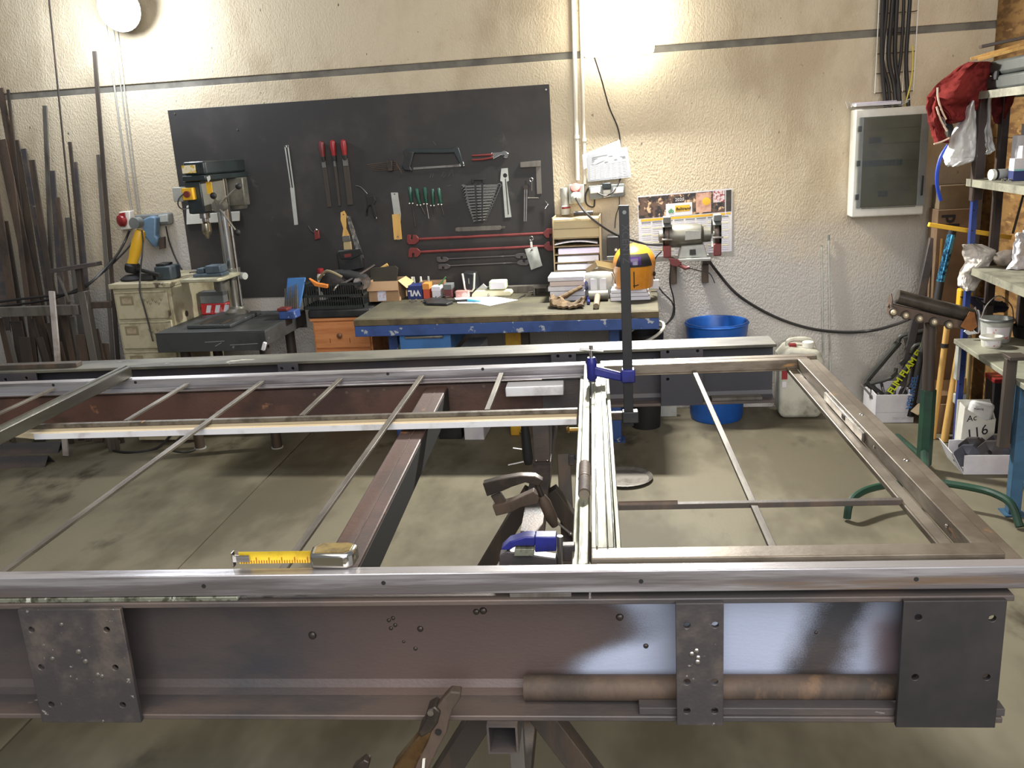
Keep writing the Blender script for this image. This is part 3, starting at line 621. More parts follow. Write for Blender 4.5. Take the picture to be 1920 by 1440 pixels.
for s0, s1, t0, t1 in ((.12,.5,.12,.15),(.12,.62,.19,.22),(.12,.85,.27,.29),(.1,.16,.38,.41),(.42,.5,.36,.39),(.65,.72,.33,.36),(.85,.92,.28,.34)):
    g.add([pt(s0,t0), pt(s1,t0), pt(s1,t1), pt(s0,t1)], [(0,1,2,3)])
B(g, 'print_lines', M_gray, ps)
# calendar
cal = thing('wall_calendar', 'large 2020 wall calendar with tool photo strip behind the bench grinder', 'calendar', W(1285,480,.004))
def cq(s, t):    # 0..1 across/down on the calendar
    a, b, c, d = [W(x, y, .004) for x, y in ((1195,368),(1373,353),(1372,471),(1199,484))]
    return (a*(1-s)+b*s)*(1-t)+(d*(1-s)+c*s)*t
def cal_rect(s0, s1, t0, t1, lift, g=None):
    g = g or G(); q = [cq(s0,t0), cq(s1,t0), cq(s1,t1), cq(s0,t1)]
    return g.prism([p+Vector((0,-lift,0)) for p in q], (0,-.0004,0))
B(cal_rect(0,1,0,1,0), 'sheet', M_paper, cal)
B(cal_rect(.008,.925,.02,.36,.0006), 'photo_strip', mat('calendar_photo', (96,74,60), .5, 0, (40,34,34), 20, .45, .55, c3=(216,178,140), sc3=28, lo3=.55, hi3=.62), cal)
B(cal_rect(.935,.992,.02,.36,.0006), 'photo_strip', mat('calendar_photo_edge', (60,52,40), .5, 0, (30,28,26), 20, c3=(190,160,70), sc3=20, lo3=.6, hi3=.65), cal)
B(cal_rect(.62,.78,.03,.34,.0009), 'photo_detail', mat('calendar_skin', (208,164,140), .5, 0, (160,110,92), 16), cal)
c0 = cq(.73,.17); B(G().sph(c0, .032, (1.1,.06,1.0), 16, 8), 'helmet_photo', M_yel, cal)
B(cal_rect(.80,.92,.02,.2,.0009), 'photo_detail', mat('calendar_shirt', (214,196,196), .5, 0, (150,60,60), 60, .5, .55), cal)
B(cal_rect(.30,.58,.16,.36,.0014), 'logo_panel', M_paper, cal)
B(cal_rect(.40,.555,.20,.30,.002), 'logo_tab', M_yel, cal)
r_ = cq(1,.3)-cq(0,.3)
txt('Balitrand', .0245, cq(.405,.275)+Vector((0,-.0030,0)), r_, (0,0,1), M_ink, cal, bold=.0006, shear=.2)
txt('db', .034, cq(.325,.305)+Vector((0,-.0030,0)), r_, (0,0,1), mat('logo_green', (40,130,70), .5), cal, bold=.0008)
txt('2020', .027, cq(.40,.13)+Vector((0,-.0022,0)), r_, (0,0,1), M_paper, cal)
B(cal_rect(.03,.925,.375,.41,.0008), 'yellow_band', M_yel, cal); B(cal_rect(.935,.985,.375,.40,.0008), 'yellow_band', M_yel, cal)
g = G(); g2 = G(); g3 = G()
for c in range(8):
    s0 = .035+c*.118
    g2.v and None
    cal_rect(s0, s0+.10, .425, .44, .0008, g)
    for r in range(17): cal_rect(s0+.004, s0+.10, .455+r*.031, .458+r*.031, .0007, g2)
    cal_rect(s0+.104, s0+.107, .43, .97, .0007, g3)
    for r in range(4): cal_rect(s0+.0, s0+.1, .50+r*.12+.02*(c % 3), .515+r*.12+.02*(c % 3), .0007, g3)
B(g, 'month_heads', M_gray, cal); B(g2, 'day_rows', mat('pale_print', (206,206,220), .7), cal); B(g3, 'column_rules', mat('pale_yellow_print', (236,226,180), .7), cal)
# bench grinder on a wall bracket
gr = thing('bench_grinder', 'grey bench grinder with two wheel guards mounted below the calendar', 'grinder', W(1300,540,.2))
YG = YW-.22
def GP(x, y, Y=YG): return PY(x, y, Y)
zc = GP(1296,441).z; xa = GP(1262,441).x; xb = GP(1334,441).x; xm = (xa+xb)/2
B(G().lathe([(.02,-.085),(.035,-.08),(.040,-.045),(.062,-.03),(.068,0),(.068,.13),(.062,.16),(.045,.175),(.042,.215),(.02,.22)], (xa,YG,zc), (1,0,0), 28), 'motor', M_iron, gr)
B(G().prism([(xm-.045,YG-.066,zc-.02),(xm+.045,YG-.066,zc-.015),(xm+.045,YG-.063,zc+.03),(xm-.04,YG-.063,zc+.035)], (0,-.004,0)), 'rating_plate', M_lgray, gr)
B(G().prism([(xm-.065,YG-.06,zc-.055),(xm+.065,YG-.06,zc-.05),(xm+.085,YG-.075,zc-.125),(xm-.085,YG-.075,zc-.125)], (0,.13,0)), 'pedestal', M_lgray, gr, .006)
B(G().prism([(xm-.018,YG-.073,zc-.072),(xm+.015,YG-.073,zc-.072),(xm+.017,YG-.078,zc-.105),(xm-.018,YG-.078,zc-.105)], (0,-.008,0)), 'switch', M_rubber, gr, .002)
B(G().box(xm-.10, xm+.10, YG-.10, YG+.10, zc-.14, zc-.125), 'base_plate', M_lgray, gr, .002)
for s, wx in ((-1, GP(1250,440).x), (1, GP(1343,435).x)):
    wh = B(G().lathe([(.02,-.013),(.083,-.013),(.085,-.008),(.085,.008),(.083,.013),(.02,.013)], (wx,YG,zc), (1,0,0), 32), 'grinding_wheel', M_dtool, gr)
    B(G().cyl((wx-.018,YG,zc),(wx+.018,YG,zc), .02), 'nut', M_tool, wh)
    gd = G(); n_ = 14
    for k in range(n_):   # guard: curved shell over the back and top of the wheel
        a0 = math.radians(-60+k*200/n_); a1 = math.radians(-60+(k+1)*200/n_)
        for (r0, r1, w0, w1) in ((.09,.096,-.024,.024),):
            q = [(wx+w, YG+math.cos(a)*r, zc+math.sin(a)*r) for a in (a0,) for w, r in ((w0,r0),(w1,r0),(w1,r1),(w0,r1))]
            q2 = [(wx+w, YG+math.cos(a)*r, zc+math.sin(a)*r) for a in (a1,) for w, r in ((w0,r0),(w1,r0),(w1,r1),(w0,r1))]
            gd.hexa([q[0],q[1],q[2],q[3],q2[0],q2[1],q2[2],q2[3]])
    gdo = B(gd, 'wheel_guard', M_gray, gr)
    B(G().lathe([(.0,0),(.088,0),(.088,.003),(.0,.003)], (wx+s*.021,YG,zc), (s,0,0), 28, False), 'side_cover', M_dgreen, gdo)
    B(G().box(wx-.022, wx+.022, YG-.105, YG-.02, zc+.085, zc+.12), 'spark_hood', M_gray, gr, .003)
    B(G().box(wx-.022, wx+.022, YG-.10, YG-.07, zc-.115, zc-.045), 'red_guard_end', M_redw, gr, .005)
    B(G().box(wx-.03, wx+.03, YG-.115, YG-.082, zc-.012, zc-.004), 'tool_rest', M_tool, gr, .001)
for s in (-1, 1):
    B(G().box(xm+s*.085-.02-.02*(s<0), xm+s*.085+.02-.02*(s<0), YW-.06, YW, zc-.31, zc-.14), 'bracket_leg', M_dkst, gr, .002)
    B(G().prism([(xm+s*.085-.02,YW-.06,zc-.14),(xm+s*.085-.02,YW-.30,zc-.14),(xm+s*.085-.02,YW-.06,zc-.20)], (.04,0,0)), 'bracket_gusset', M_dkst, gr)
gt = thing('crimping_tool', 'red-handled hand tool clipped to the grinder bracket', 'hand tool', GP(1275,500,YW-.32))
B(G().prism([GP(x,y,YW-.33) for x, y in ((1253,483),(1270,485),(1278,493),(1270,500),(1258,497))], (0,-.02,0)), 'head', M_redw, gt, .003)
B(G().tube([GP(1270,495,YW-.33), GP(1285,503,YW-.34), GP(1293,501,YW-.34)], .011, 10), 'grip', M_redw, gt)
B(G().tube([GP(1292,502,YW-.34), GP(1312,508,YW-.30), GP(1330,512,YW-.2), GP(1340,530,YW-.06)], .003, 6, res=4), 'cord', M_cable, gt)
# cables near the grinder
def cable(lab, pts, r=.006, mt=None, name='cable', res=6):
    return tag(B(G().tube([PY(x, y, YW-o_) for x, y, o_ in pts], r, 8, res=res), name, mt or M_cable), lab, 'cable')
cable('black cable sagging from the red socket across to the bench grinder', [(1080,372,.14),(1095,395,.275),(1120,418,.285),(1155,440,.20),(1190,452,.06),(1215,458,.04),(1240,459,.10),(1255,455,.2)], .007)
cable('long black hose sagging along the wall from grinder to roller stand', [(1322,478,.22),(1345,510,.05),(1380,550,.04),(1425,580,.03),(1475,603,.03),(1530,618,.03),(1590,623,.03),(1640,619,.08),(1680,608,.4),(1705,598,.9)], .009)
cable('thin looped black lead hanging beside the welding helmet down to the bin', [(1240,472,.25),(1228,487,.1),(1226,520,.02),(1240,545,.01),(1262,570,.01),(1258,597,.02),(1240,613,.03),(1228,605,.05),(1222,590,.1)], .004)
cable('short dark lead hanging from the grinder clamp past the bracket', [(1258,497,.3),(1256,530,.1),(1263,560,.03),(1264,590,.03),(1250,608,.03)], .004)
cable('grey cable loop lying from drill press socket over filing cabinet', [(266,432,.52),(268,460,.56),(264,500,.61),(262,530,.655),(263,550,.665),(270,575,.67),(280,612,.675),(287,640,.68)], .005)
cable('black drill press cable dropping from grey wall box behind the cabinet', [(311,424,.085),(318,455,.04),(332,490,.025),(354,525,.02),(380,560,.02),(392,585,.2)], .005)
cable('thick twin cable sagging from left wall socket to the bar rack', [(243,432,.1),(233,455,.12),(218,480,.3),(196,505,.5),(170,530,.62),(140,548,.63),(80,556,.63),(20,563,.63),(-60,575,.63)], .008)
cable('second cable sagging left of the yellow grinder onto the bar rack', [(252,448,.1),(235,470,.2),(205,500,.40),(175,525,.52),(150,540,.54),(100,560,.54),(40,570,.54),(-30,578,.54),(-80,590,.54)], .007)
# thin rods leaning on the wall
for i, (xa, ya, xb) in enumerate(((1541,462,1545),(1554,450,1558))):
    a = W(xa, ya, .01); b = W(xb, 762, .03); b.z = 0.001
    t = thing('welding_rod', ('left thin steel rod standing against the bare wall', 'right thin steel rod with hooked top standing against the bare wall')[i], 'rod', b, 'rod pair on the wall')
    B(G().tube([a, b], .0042, 8), 'shaft', M_lgray, t); B(G().cyl(a, a+Vector((0,0,.03 if i else .005)), .0055, n=8), 'tip', M_gray, t)
# electric cabinet
cb = thing('electric_cabinet', 'white electric distribution cabinet with smoked door on the right wall side', 'electric cabinet', W(1665,408,.06))
Yc = YW-.125
def EP(x, y): return PY(x, y, Yc)
xl = 1.176; xr = 1.57; zt = 1.778; zb = 1.178
B(G().box(xl, xr, Yc, YW, zb, zt), 'housing', M_white, cb, .008)
B(G().box(xl+.022, xr-.004, Yc-.018, Yc, zb+.055, zt-.045), 'door', M_smoke, cb, .004)
B(G().box(xl+.022, xl+.042, Yc-.022, Yc-.018, zb+.055, zt-.045), 'hinge_strip', M_gray, cb)
for k in (.1, .5, .9): B(G().box(xl+.014, xl+.032, Yc-.026, Yc-.01, zb+.055+k*.47, zb+.085+k*.47), 'hinge', M_dgreen, cb, .002)
B(G().box(xr-.045, xr-.004, Yc-.021, Yc-.018, zb+.055, zt-.045), 'handle_strip', M_gray, cb); B(G().box(xr-.03, xr-.018, Yc-.032, Yc-.02, zb+.11, zb+.22), 'handle', M_rubber, cb, .003)
for (xx, yy, n_) in ((1628,262,4),(1616,306,12),(1645,362,3)):
    p = EP(xx, yy)
    for k in range(n_):
        B(G().box(p.x+k*.018, p.x+k*.018+.015, Yc-.0195, Yc-.0182, p.z-.02, p.z+.012), 'breaker', M_dgreen, cb)
for yy in (240, 268, 300, 332, 355, 388): z_ = EP(1660,yy).z; B(G().box(xl+.05, xr-.05, Yc-.0192, Yc-.0182, z_-.004, z_), 'rail_shadow_gap', mat('din_rail_gap', (66,68,58), .4), cb)
# wire hooks and papers lying on the cabinet
wr_ = B(G().tube([PY(1586,190,YW-.16), PY(1590,203,YW-.16), PY(1607,204,YW-.13), PY(1690,197,YW-.10), PY(1703,190,YW-.10)], .003, 6).tube([PY(1593,190,YW-.10), PY(1598,200,YW-.10), PY(1690,193,YW-.06), PY(1708,185,YW-.08)], .003, 6), 'wire_rack', M_lgray)
tag(wr_, 'small wire letter rack on top of the electric cabinet', 'wire rack')
def lying(name, lab, cat, c, sx, sy, th, rz, mt, n=1):
    o = B(G().cbox((0,0,th/2), sx, sy, th), name, mt, None, .001); o.location = c; o.rotation_euler = (0,0,rz); return tag(o, lab, cat)
pp = PY(1645,199,YW-.09)
lying('paper_stack', 'folded lilac papers lying on the electric cabinet', 'paper', (pp.x-.01,pp.y,1.792), .24, .13, .016, .03, M_paper); lying('paper_sheet', 'lilac sheet on top of the folded papers above the cabinet', 'paper', (pp.x-.02,pp.y+.0,1.809), .22, .12, .004, -.04, M_paperl)
# cable tray with thick cables above the cabinet
ct = thing('cable_tray', 'vertical wire mesh cable tray rising above the electric cabinet', 'cable tray', W(1678,178,.03))
g = G(); zb_, zt_ = 1.86, 3.3
xs = [1.293+.206*k/4 for k in range(5)]
for k, x in enumerate(xs): B(G().cyl((x,YW-(.045 if k in (0,4) else .02),zb_),(x,YW-(.045 if k in (0,4) else .02),zt_), .0028, n=6), 'long_wire', M_white, ct)
for k in range(14):
    z_ = zb_+.002+k*.105
    B(G().tube([(xs[0],YW-.045,z_),(xs[0]+.006,YW-.018,z_),(xs[4]-.006,YW-.018,z_),(xs[4],YW-.045,z_)], .0026, 5), 'cross_wire', M_dkst, ct)
for i, (dx, r, bx) in enumerate(((.010,.012,.045),(.024,.010,.058),(.066,.012,.10),(.086,.012,.112),(.112,.009,.118),(.155,.011,.158))):
    x = xs[0]+dx+.008
    pts = [(x,YW-.05,3.3),(x+.004*math.sin(i),YW-.05,2.7),(x+.008*math.sin(i*2),YW-.055,2.3),(x+.01*math.cos(i*1.7),YW-.05,2.05),(xs[0]+bx+.012*(i%2),YW-.05,1.9),(xs[0]+bx+.012+.008*(i%2),YW-.07,1.78)]
    tag(B(G().tube(pts, r, 8, res=4), 'thick_cable', M_cable), ORD[i]+' thick black cable from the left in the mesh cable tray', 'cable', 'cables in the mesh tray')
tag(B(G().tube([(xs[3]+.03,YW-.062,2.1),(xs[3]+.035,YW-.065,2.0),(xs[3]+.03,YW-.065,1.9),(xs[2]+.055,YW-.07,1.78)], .0045, 6, res=4), 'earth_wire', mat('yellow_green_wire', (190,170,60), .5)), 'yellow earth wire hanging from the mesh cable tray', 'cable')
# left wall: sockets
t = thing('power_socket', 'red round three-phase socket on white wall box at far left', 'socket', W(238,428,.03))
B(wpoly([(232,396),(252,394),(254,428),(235,430)], 0, .06), 'box', M_white, t, .006)
p = W(232,413,.06); B(G().lathe([(.038,0),(.042,.01),(.036,.03),(.02,.036)], p, (-.5,-1,-.05), 18), 'red_cap', M_redh, t); B(wpoly([(224,400),(235,398),(236,408),(225,409)], .08, .01), 'flap', M_redh, t, .003)
t = thing('wall_socket_box', 'long grey socket box behind the yellow angle grinder', 'socket', W(295,420,.03))
B(wpoly([(262,402),(325,398),(327,419),(263,420)], 0, .07), 'box', M_gray, t, .01); B(wpoly([(298,403),(315,402),(316,416),(299,417)], .07, .012), 'flap', M_lgray, t, .004)
for i, (xa, xb) in enumerate(((222,247),(235,258),(243,262))):
    a = W(xa-30, 0, .012); b = W(xb, 398, .012); tag(B(G().tube([a, b], .004 if i else .006, 8), 'lamp_lead', M_cableg), ('left', 'middle', 'right')[i]+' lead running down from the glaring flood lamp to the left sockets', 'cable', 'flood lamp leads')
# ================================================================ THE TOOL BOARD
tb = B(G().box(-3.0, -.556, YW-.018, YW-.0005, .812, 2.032), 'tool_board', M_board, None, .002); tag(tb, 'large black tool board fixed to the back wall above the bench', 'tool board')
for x, y in ((328,213),(1024,168),(660,183),(445,243)): B(wdisc(x, y, 1.6, .018, .004, n=8), 'screw_head', M_tool, tb)
g = G()
for pts in ([(806,334),(808,325),(811,332),(813,324)],[(828,330),(833,322),(836,328),(831,333)],[(840,332),(848,318),(850,330)],[(812,265),(817,272)],[(838,349),(846,347)]): g.tube([W(x,y,.0183) for x, y in pts], .0006, 4)
B(g, 'chalk_marks', M_gray, tb)
O = .020
# slotted rule
t = thing('slotted_rule', 'long pale slotted steel rule hanging on the board left of the files', 'rule', W(556,420,O))
g = wpoly([(533,273),(540,272),(541,276),(535,277)], O, .002); wpoly([(533,273),(535.5,273),(547,352),(545,352)], O, .002, g); wpoly([(538.5,272),(541,272),(552,352),(549.5,352)], O, .002, g)
B(g, 'slot_rails', M_lgray, t); B(wpoly([(544,352),(552,352),(559,421),(552,422)], O, .002), 'blade', M_lgray, t)
# files
for i, (xa, ya, xb, yb, w, col) in enumerate(((602,264,618,388,7,M_dkst),(623,262,637,386,4,M_dkst),(643,261,657,384,9,M_dkst))):
    t = thing('file', ('flat file with dark red handle, leftmost of three on the board', 'narrow file with red handle, middle of three on the board', 'wide file with bright red handle, rightmost of three on the board')[i], 'file', W(xb, yb, O), 'three files on the board')
    a = W(xa, ya, O+.016); b = W(xa+(xb-xa)*.29, ya+(yb-ya)*.29, O+.016); d = b-a; Ln = d.length
    B(G().lathe([(.004,0),(.016,.01),(.0195,.04),(.016,.07),(.0135,Ln-.02),(.011,Ln)], a, d, 14), 'handle', (M_redw, M_redh, M_redh)[i], t)
    B(G().lathe([(.0135,Ln-.02),(.0145,Ln-.01),(.0125,Ln+.012)], a, d, 12), 'ferrule', M_rubber, t)
    e = W(xb, yb, O+.012); B(G().bar(b, e, w*1.2/296, .008, (1,0,0)), 'blade', col, t, .001)
    B(G().bar(b+(e-b)*.02+Vector((0,-.005,0)), b+(e-b)*.16+Vector((0,-.005,0)), w*1.05/296, .003, (1,0,0)), 'bare_tang', M_tool, t)
# hex keys
t = thing('hex_key_set', 'set of copper coloured hex keys in a holder on the board', 'hex keys', W(718,320,O))
for k in range(5):
    y = 303+k*3.4; x1 = 738+k*2.2; x0 = 688+k*3
    B(G().tube([W(x0,y+6-k*.6,O+.008), W(x1,y,O+.008), W(x1+5,y+1,O+.008), W(x1+6.5,y+9,O+.008)], .0016, 6), 'hex_key', mat('copper_steel', (156,134,118), .35, .8), t)
B(wpoly([(727,300),(737,301),(738,320),(728,321)], O, .022), 'holder', M_dtool, t, .003)
# hacksaw
t = thing('hacksaw', 'black framed hacksaw hanging at the top of the board', 'saw', W(815,320,O))
B(wpoly([(759,279),(850,278),(856,274),(861,277),(871,310),(866,313),(852,286),(838,287),(777,287),(760,284)], O, .018), 'frame', M_dgreen, t, .004)
B(wpoly([(759,280),(778,285),(771,313),(775,320),(760,319),(756,312),(762,296)], O, .03), 'handle', M_black, t, .005)
B(wpoly([(775,314),(867,308),(867,312),(775,318)], O+.005, .002), 'blade', M_tool, t); B(wpoly([(862,303),(869,303),(871,311),(863,312)], O+.002, .014), 'tension_lug', M_white, t, .002)
# pliers
t = thing('grip_pliers', 'red-handled adjustable pliers lying level on the board', 'pliers', W(920,300,O))
for y0, y1, y2 in ((292,291,290),(300,299,295)):
    B(G().tube([W(885,y0,O+.01), W(905,y1,O+.012), W(925,y2,O+.012)], lambda s: .0055+.002*s, 8), 'handle', M_redw, t)
B(wpoly([(922,286),(940,285),(946,282),(954,288),(952,296),(944,296),(946,291),(940,290),(926,298),(921,297)], O+.004, .01), 'jaws', M_chrome, t, .002)
# drill gauge plate
B_ = B(wholed([(940,316),(952,315),(954,339),(950,341),(959,407),(947,408),(942,341),(938,339)], [(947,329,4)], O, .002), 'centre_gauge', M_lgray)
tag(B_, 'pale steel hanger plate with round hole and slot on the board', 'gauge'); B(wpoly([(947,335),(948.5,335),(954,402),(952.5,402)], O+.0022, .0006), 'slot', M_black, B_)
# try square
t = thing('try_square', 'rusty L-shaped try square at the board right edge', 'square', W(1000,362,O))
B(wpoly([(976,304),(1014,301),(1014,312),(976,314)], O, .012), 'stock', M_gryst, t, .001); B(wpoly([(1005,312),(1014,311),(1016,363),(1007,364)], O, .003), 'blade', M_gryst, t)
# small ring, dividers, pin, key hook
t = thing('eye_bolt', 'small eye bolt hanging beside the try square', 'bolt', W(996,358,O))
p = W(996,337,O+.008); B(G().tube([p+Vector((.011*math.cos(k*math.pi/5),0,.011*math.sin(k*math.pi/5))) for k in range(11)], .003, 6), 'ring', M_tool, t); B(G().cyl(W(997,341,O+.008), W(997,358,O+.008), .0035, n=8), 'shank', M_tool, t)
t = thing('dividers', 'slim steel dividers hanging right of the hanger plate', 'dividers', W(986,415,O))
for x0, x1 in ((984,983),(988,986.5)): B(G().bar(W(x0,353,O+.006), W(x1,415,O+.006), .007, .005, (1,0,0)), 'leg', M_tool, t)
B(wdisc(986,351,4.5,O,.012), 'hinge_disc', M_dtool, t); B(G().cyl(W(986,348,O+.006), W(986,338,O+.006), .003, n=6), 'grip', M_dtool, t)
tag(B(G().cyl(W(990,371,O+.01), W(1010,371,O+.01), .0032, n=8).cyl(W(990,371,O+.01), W(992,371,O+.01), .006, n=8), 'pin', M_tool), 'small horizontal pin beside the dividers on the board', 'pin')
t = thing('key_hook', 'small key cluster hanging at the lower right board edge', 'keys', W(1024,405,O)); B(G().tube([W(1018,385,O+.005), W(1022,377,O+.01), W(1028,383,O+.01), W(1022,392,O+.008)], .0025, 6), 'ring', M_chrome, t); B(wpoly([(1020,390),(1025,390),(1025,407),(1022,407)], O+.004, .004), 'key', M_dtool, t)
# spanner rack
t = thing('spanner_set', 'black rack of chrome combination spanners stepped by size', 'spanner set', W(900,418,O))
B(wpoly([(885,334),(909,334),(909,344),(905,344),(905,338),(889,338),(889,344),(885,344)], O, .012), 'rack_handle', M_black, t, .002)
B(wpoly([(888,344),(894,344),(896,417),(893,417)], O, .02), 'rack_rail', M_black, t); B(wpoly([(901,344),(907,344),(906,417),(903,417)], O, .02), 'rack_rail', M_black, t)
B(wpoly([(889.5,345),(893,345),(895.5,416),(893.5,416)], O+.025, .005), 'front_rail', M_black, t); B(wpoly([(902.5,345),(906,345),(905,416),(903,416)], O+.025, .005), 'front_rail', M_black, t)
for k in range(13):
    f = k/12; y = 349+f*64; xl_ = 870+f*17+ (f>.5)*(f-.5)*4; xr_ = 934-f*24
    pa = W(xl_, y+1, O+.02); pb = W(xr_, y-1.5, O+.02); r = .0135-.007*f
    s = G().bar(pa, pb, .012-.005*f, .006, (0,0,1)); so = B(s, 'spanner', M_chrome, t, .001)
    B(G().lathe([(r*.62,0),(r,0),(r,.006),(r*.62,.006)], pb+Vector((r*.6,.003,0)), (0,-1,0), 12, False), 'ring_end', M_chrome, so)
    B(G().prism([pa+Vector((dx*r,.003,dz*r)) for dx, dz in ((.9,.55),(-.2,1.05),(-1.3,.75),(-.5,.3),(-.5,-.3),(-1.3,-.75),(-.2,-1.05),(.9,-.55))], (0,-.006,0)), 'open_end', M_chrome, so)
# screwdrivers
for i, (xa, ya, xb, yb, w) in enumerate(((768,350,779,424,.0095),(780,353,797,402,.011),(796,351,804,410,.010),(811,354,814,399,.0085),(822,352,832,403,.0095))):
    t = thing('screwdriver', ORD[i]+' green-handled screwdriver from the left in the board row', 'screwdriver', W(xb, yb, O), 'screwdrivers on the board')
    a = W(xa, ya, O+.014); hb = W(xa+(xb-xa)*(.42 if i else .36), ya+30, O+.014); d = hb-a; Ln = d.length
    B(G().lathe([(.006,0),(w*1.2,.008),(w*1.25,.05),(w*.9,Ln-.03),(w*1.1,Ln-.01),(w*.6,Ln)], a, d, 10), 'handle', M_green, t); B(G().cyl(hb, W(xb, yb, O+.014), .0032, n=8), 'shaft', M_tool if i == 2 else M_dtool, t)
    for s in (-3, 3):
        p = W(xa+(xb-xa)*.4+s, ya+31, O-.001); B(G().cyl(p, p+Vector((0,-.022,0)), .0022, n=6).sph(p+Vector((0,-.024,0)), .0042, n=8, m=6), 'peg', M_white, t)
# blow gun
t = thing('blow_gun', 'black air blow gun with bent nozzle hanging on the board', 'blow gun', W(700,410,O))
B(G().tube([W(667,348,O+.01), W(675,350,O+.012), W(682,356,O+.014), W(689,364,O+.014)], .003, 7, res=3), 'nozzle', M_tool, t)
B(wpoly([(686,362),(692,368),(703,366),(706,376),(702,384),(708,406),(703,408),(697,384),(692,386),(689,396),(690,404),(687,404),(690,382)], O, .02), 'body', M_rubber, t, .003); B(G().cyl(W(705,404,O+.01), W(706,410,O+.01), .004, n=8), 'connector', M_tool, t)
# bevel: steel upper, yellow stock
t = thing('wood_stock_square', 'steel blade square with yellow wooden stock beside the screwdrivers', 'square', W(745,448,O))
B(wholed([(733,361),(746,361),(752,402),(750,450),(745,450)], [(740,364,1.3)], O, .0025), 'blade', M_lgray, t); B(wholed([(736,402),(750,401),(754,448),(740,449)], [(747,444,2.0)], O+.003, .014), 'stock', M_wood, t)
# steel strap, red wrenches, black wrenches
B_ = B(wpoly([(854,428),(857,426),(938,423),(940,425),(947,424),(947,428),(940,429),(938,431),(860,434),(854,433)], O, .004), 'steel_strap', M_gryst, None, .001); tag(B_, 'worn flat steel strap above the red wrench bars', 'strap')
def barwrench(lab, x0, y0, x1, y1, mt, h, rr, flip0, flip1, grp):
    t = thing('bending_wrench', lab, 'wrench', W((x0+x1)/2, (y0+y1)/2, O), grp)
    B(G().cyl(W(x0+8, y0, O+.012), W(x1-8, y1, O+.012), rr, n=12), 'bar', mt, t)
    for x, y, fl, sx in ((x0, y0, flip0, 1), (x1, y1, flip1, -1)):
        q = [(-2,-h),(5,-h),(5,-h*.1),(9,-h*.1),(9,-h),(15,-h*.95),(20,-h*.35),(20,h*.35),(14,h*.95),(2,h),(-2,h*.5)]
        B(G().prism([W(x+sx*(a), y+fl*b, O+.002) for a, b in q], (0,-.02,0)), 'jaw', mt, t, .002)
    return t
barwrench('upper long red bending wrench bar with claw ends on the board', 766,449,1040,437, M_redw, 9, .0085, 1, -1, 'red wrench bars')
barwrench('lower long red bending wrench bar with claw ends on the board', 769,473,1041,461, M_redw, 9, .0085, -1, 1, 'red wrench bars')
barwrench('upper black flat wrench bar below the red bars', 822,486,986,479, M_mill, 5, .005, 1, -1, 'black wrench bars')
barwrench('lower black flat wrench bar below the red bars', 825,499,990,492, M_mill, 5, .005, -1, 1, 'black wrench bars')
t = thing('tag_pouch', 'grey plastic pouch hanging by a ring from the red bars', 'pouch', W(1000,505,.06))
a_ = [W(*q, .052) for q in ((984,467),(1007,462),(1017,498),(996,506))]
B(G().grid(lambda s, u: (a_[0]*(1-s)+a_[1]*s)*(1-u)+(a_[3]*(1-s)+a_[2]*s)*u+Vector((0,-.012*math.sin(math.pi*s)*math.sin(math.pi*u)-.003*math.sin(9*s+7*u),0)), 8, 8, .003), 'pouch', M_lgray, t)
B(wpoly([(994,470),(997,467),(1000,469)], .056, .004), 'punch_hole', M_black, t); B(wpoly([(994,453),(998,453),(999,464),(995,464)], .05, .004), 'strap', M_white, t); p = W(996,447,.05); B(G().tube([p+Vector((.013*math.cos(k*math.pi/5),0,.013*math.sin(k*math.pi/5))) for k in range(11)], .002, 6), 'ring', M_tool, t)
# paint brush, foil, holster, small flask
t = thing('paint_brush', 'wooden-handled paint brush hanging beside foil strip', 'brush', W(652,470,O)); B(wholed([(640,398),(646,395),(650,402),(650,428),(657,442),(643,443),(645,428),(640,412)], [(645,402,1.3)], O, .014), 'handle', M_wood, t); B(wpoly([(643,442),(657,441),(659,452),(644,453)], O, .018), 'ferrule', M_tool, t, .001); B(wpoly([(645,453),(659,452),(661,468),(646,469)], O, .016), 'bristles', mat('bristle', (168,150,110), .8), t, .003)
o = B(G().grid(lambda s, u: W(649+8*s+(22+4*s)*u, 404+2*s+78*u, .026+.006*math.sin(17*u+5*s)), 4, 14, .001), 'foil_strip', M_foil); tag(o, 'crumpled shiny foil strip behind the paint brush', 'foil')
t = thing('tool_holster', 'black tape measure holster hanging low on the board', 'holster', W(658,510,O)); B(wpoly([(634,472),(640,468),(676,466),(681,474),(684,502),(645,510),(639,504)], O, .04), 'pouch', M_black, t, .008); B(wpoly([(634,472),(676,466),(681,476),(660,486),(640,486)], O+.04, .006), 'flap', M_rubber, t, .003); B(wpoly([(645,477),(658,475),(659,481),(646,483)], O+.047, .002), 'badge', M_redw, t)
t = thing('pocket_torch', 'small black and red tool hanging left of the brush', 'torch', W(592,450,O)); B(wpoly([(590,432),(599,430),(601,447),(592,450)], O, .02), 'body', M_redw, t, .004); B(G().tube([W(578,424,O+.008), W(584,433,O+.01), W(592,438,O+.01)], .006, 8), 'arm', M_black, t); p = W(594,431,O+.02); B(G().sph(p, .01), 'cap', M_chrome, t)
# white plates behind the drill press
o = B(wpoly([(351,386),(356,384),(360,402),(450,396),(450,414),(351,421)], O, .012), 'white_bracket', M_white, None, .003); tag(o, 'white plastic bracket on the board behind the drill press', 'bracket')
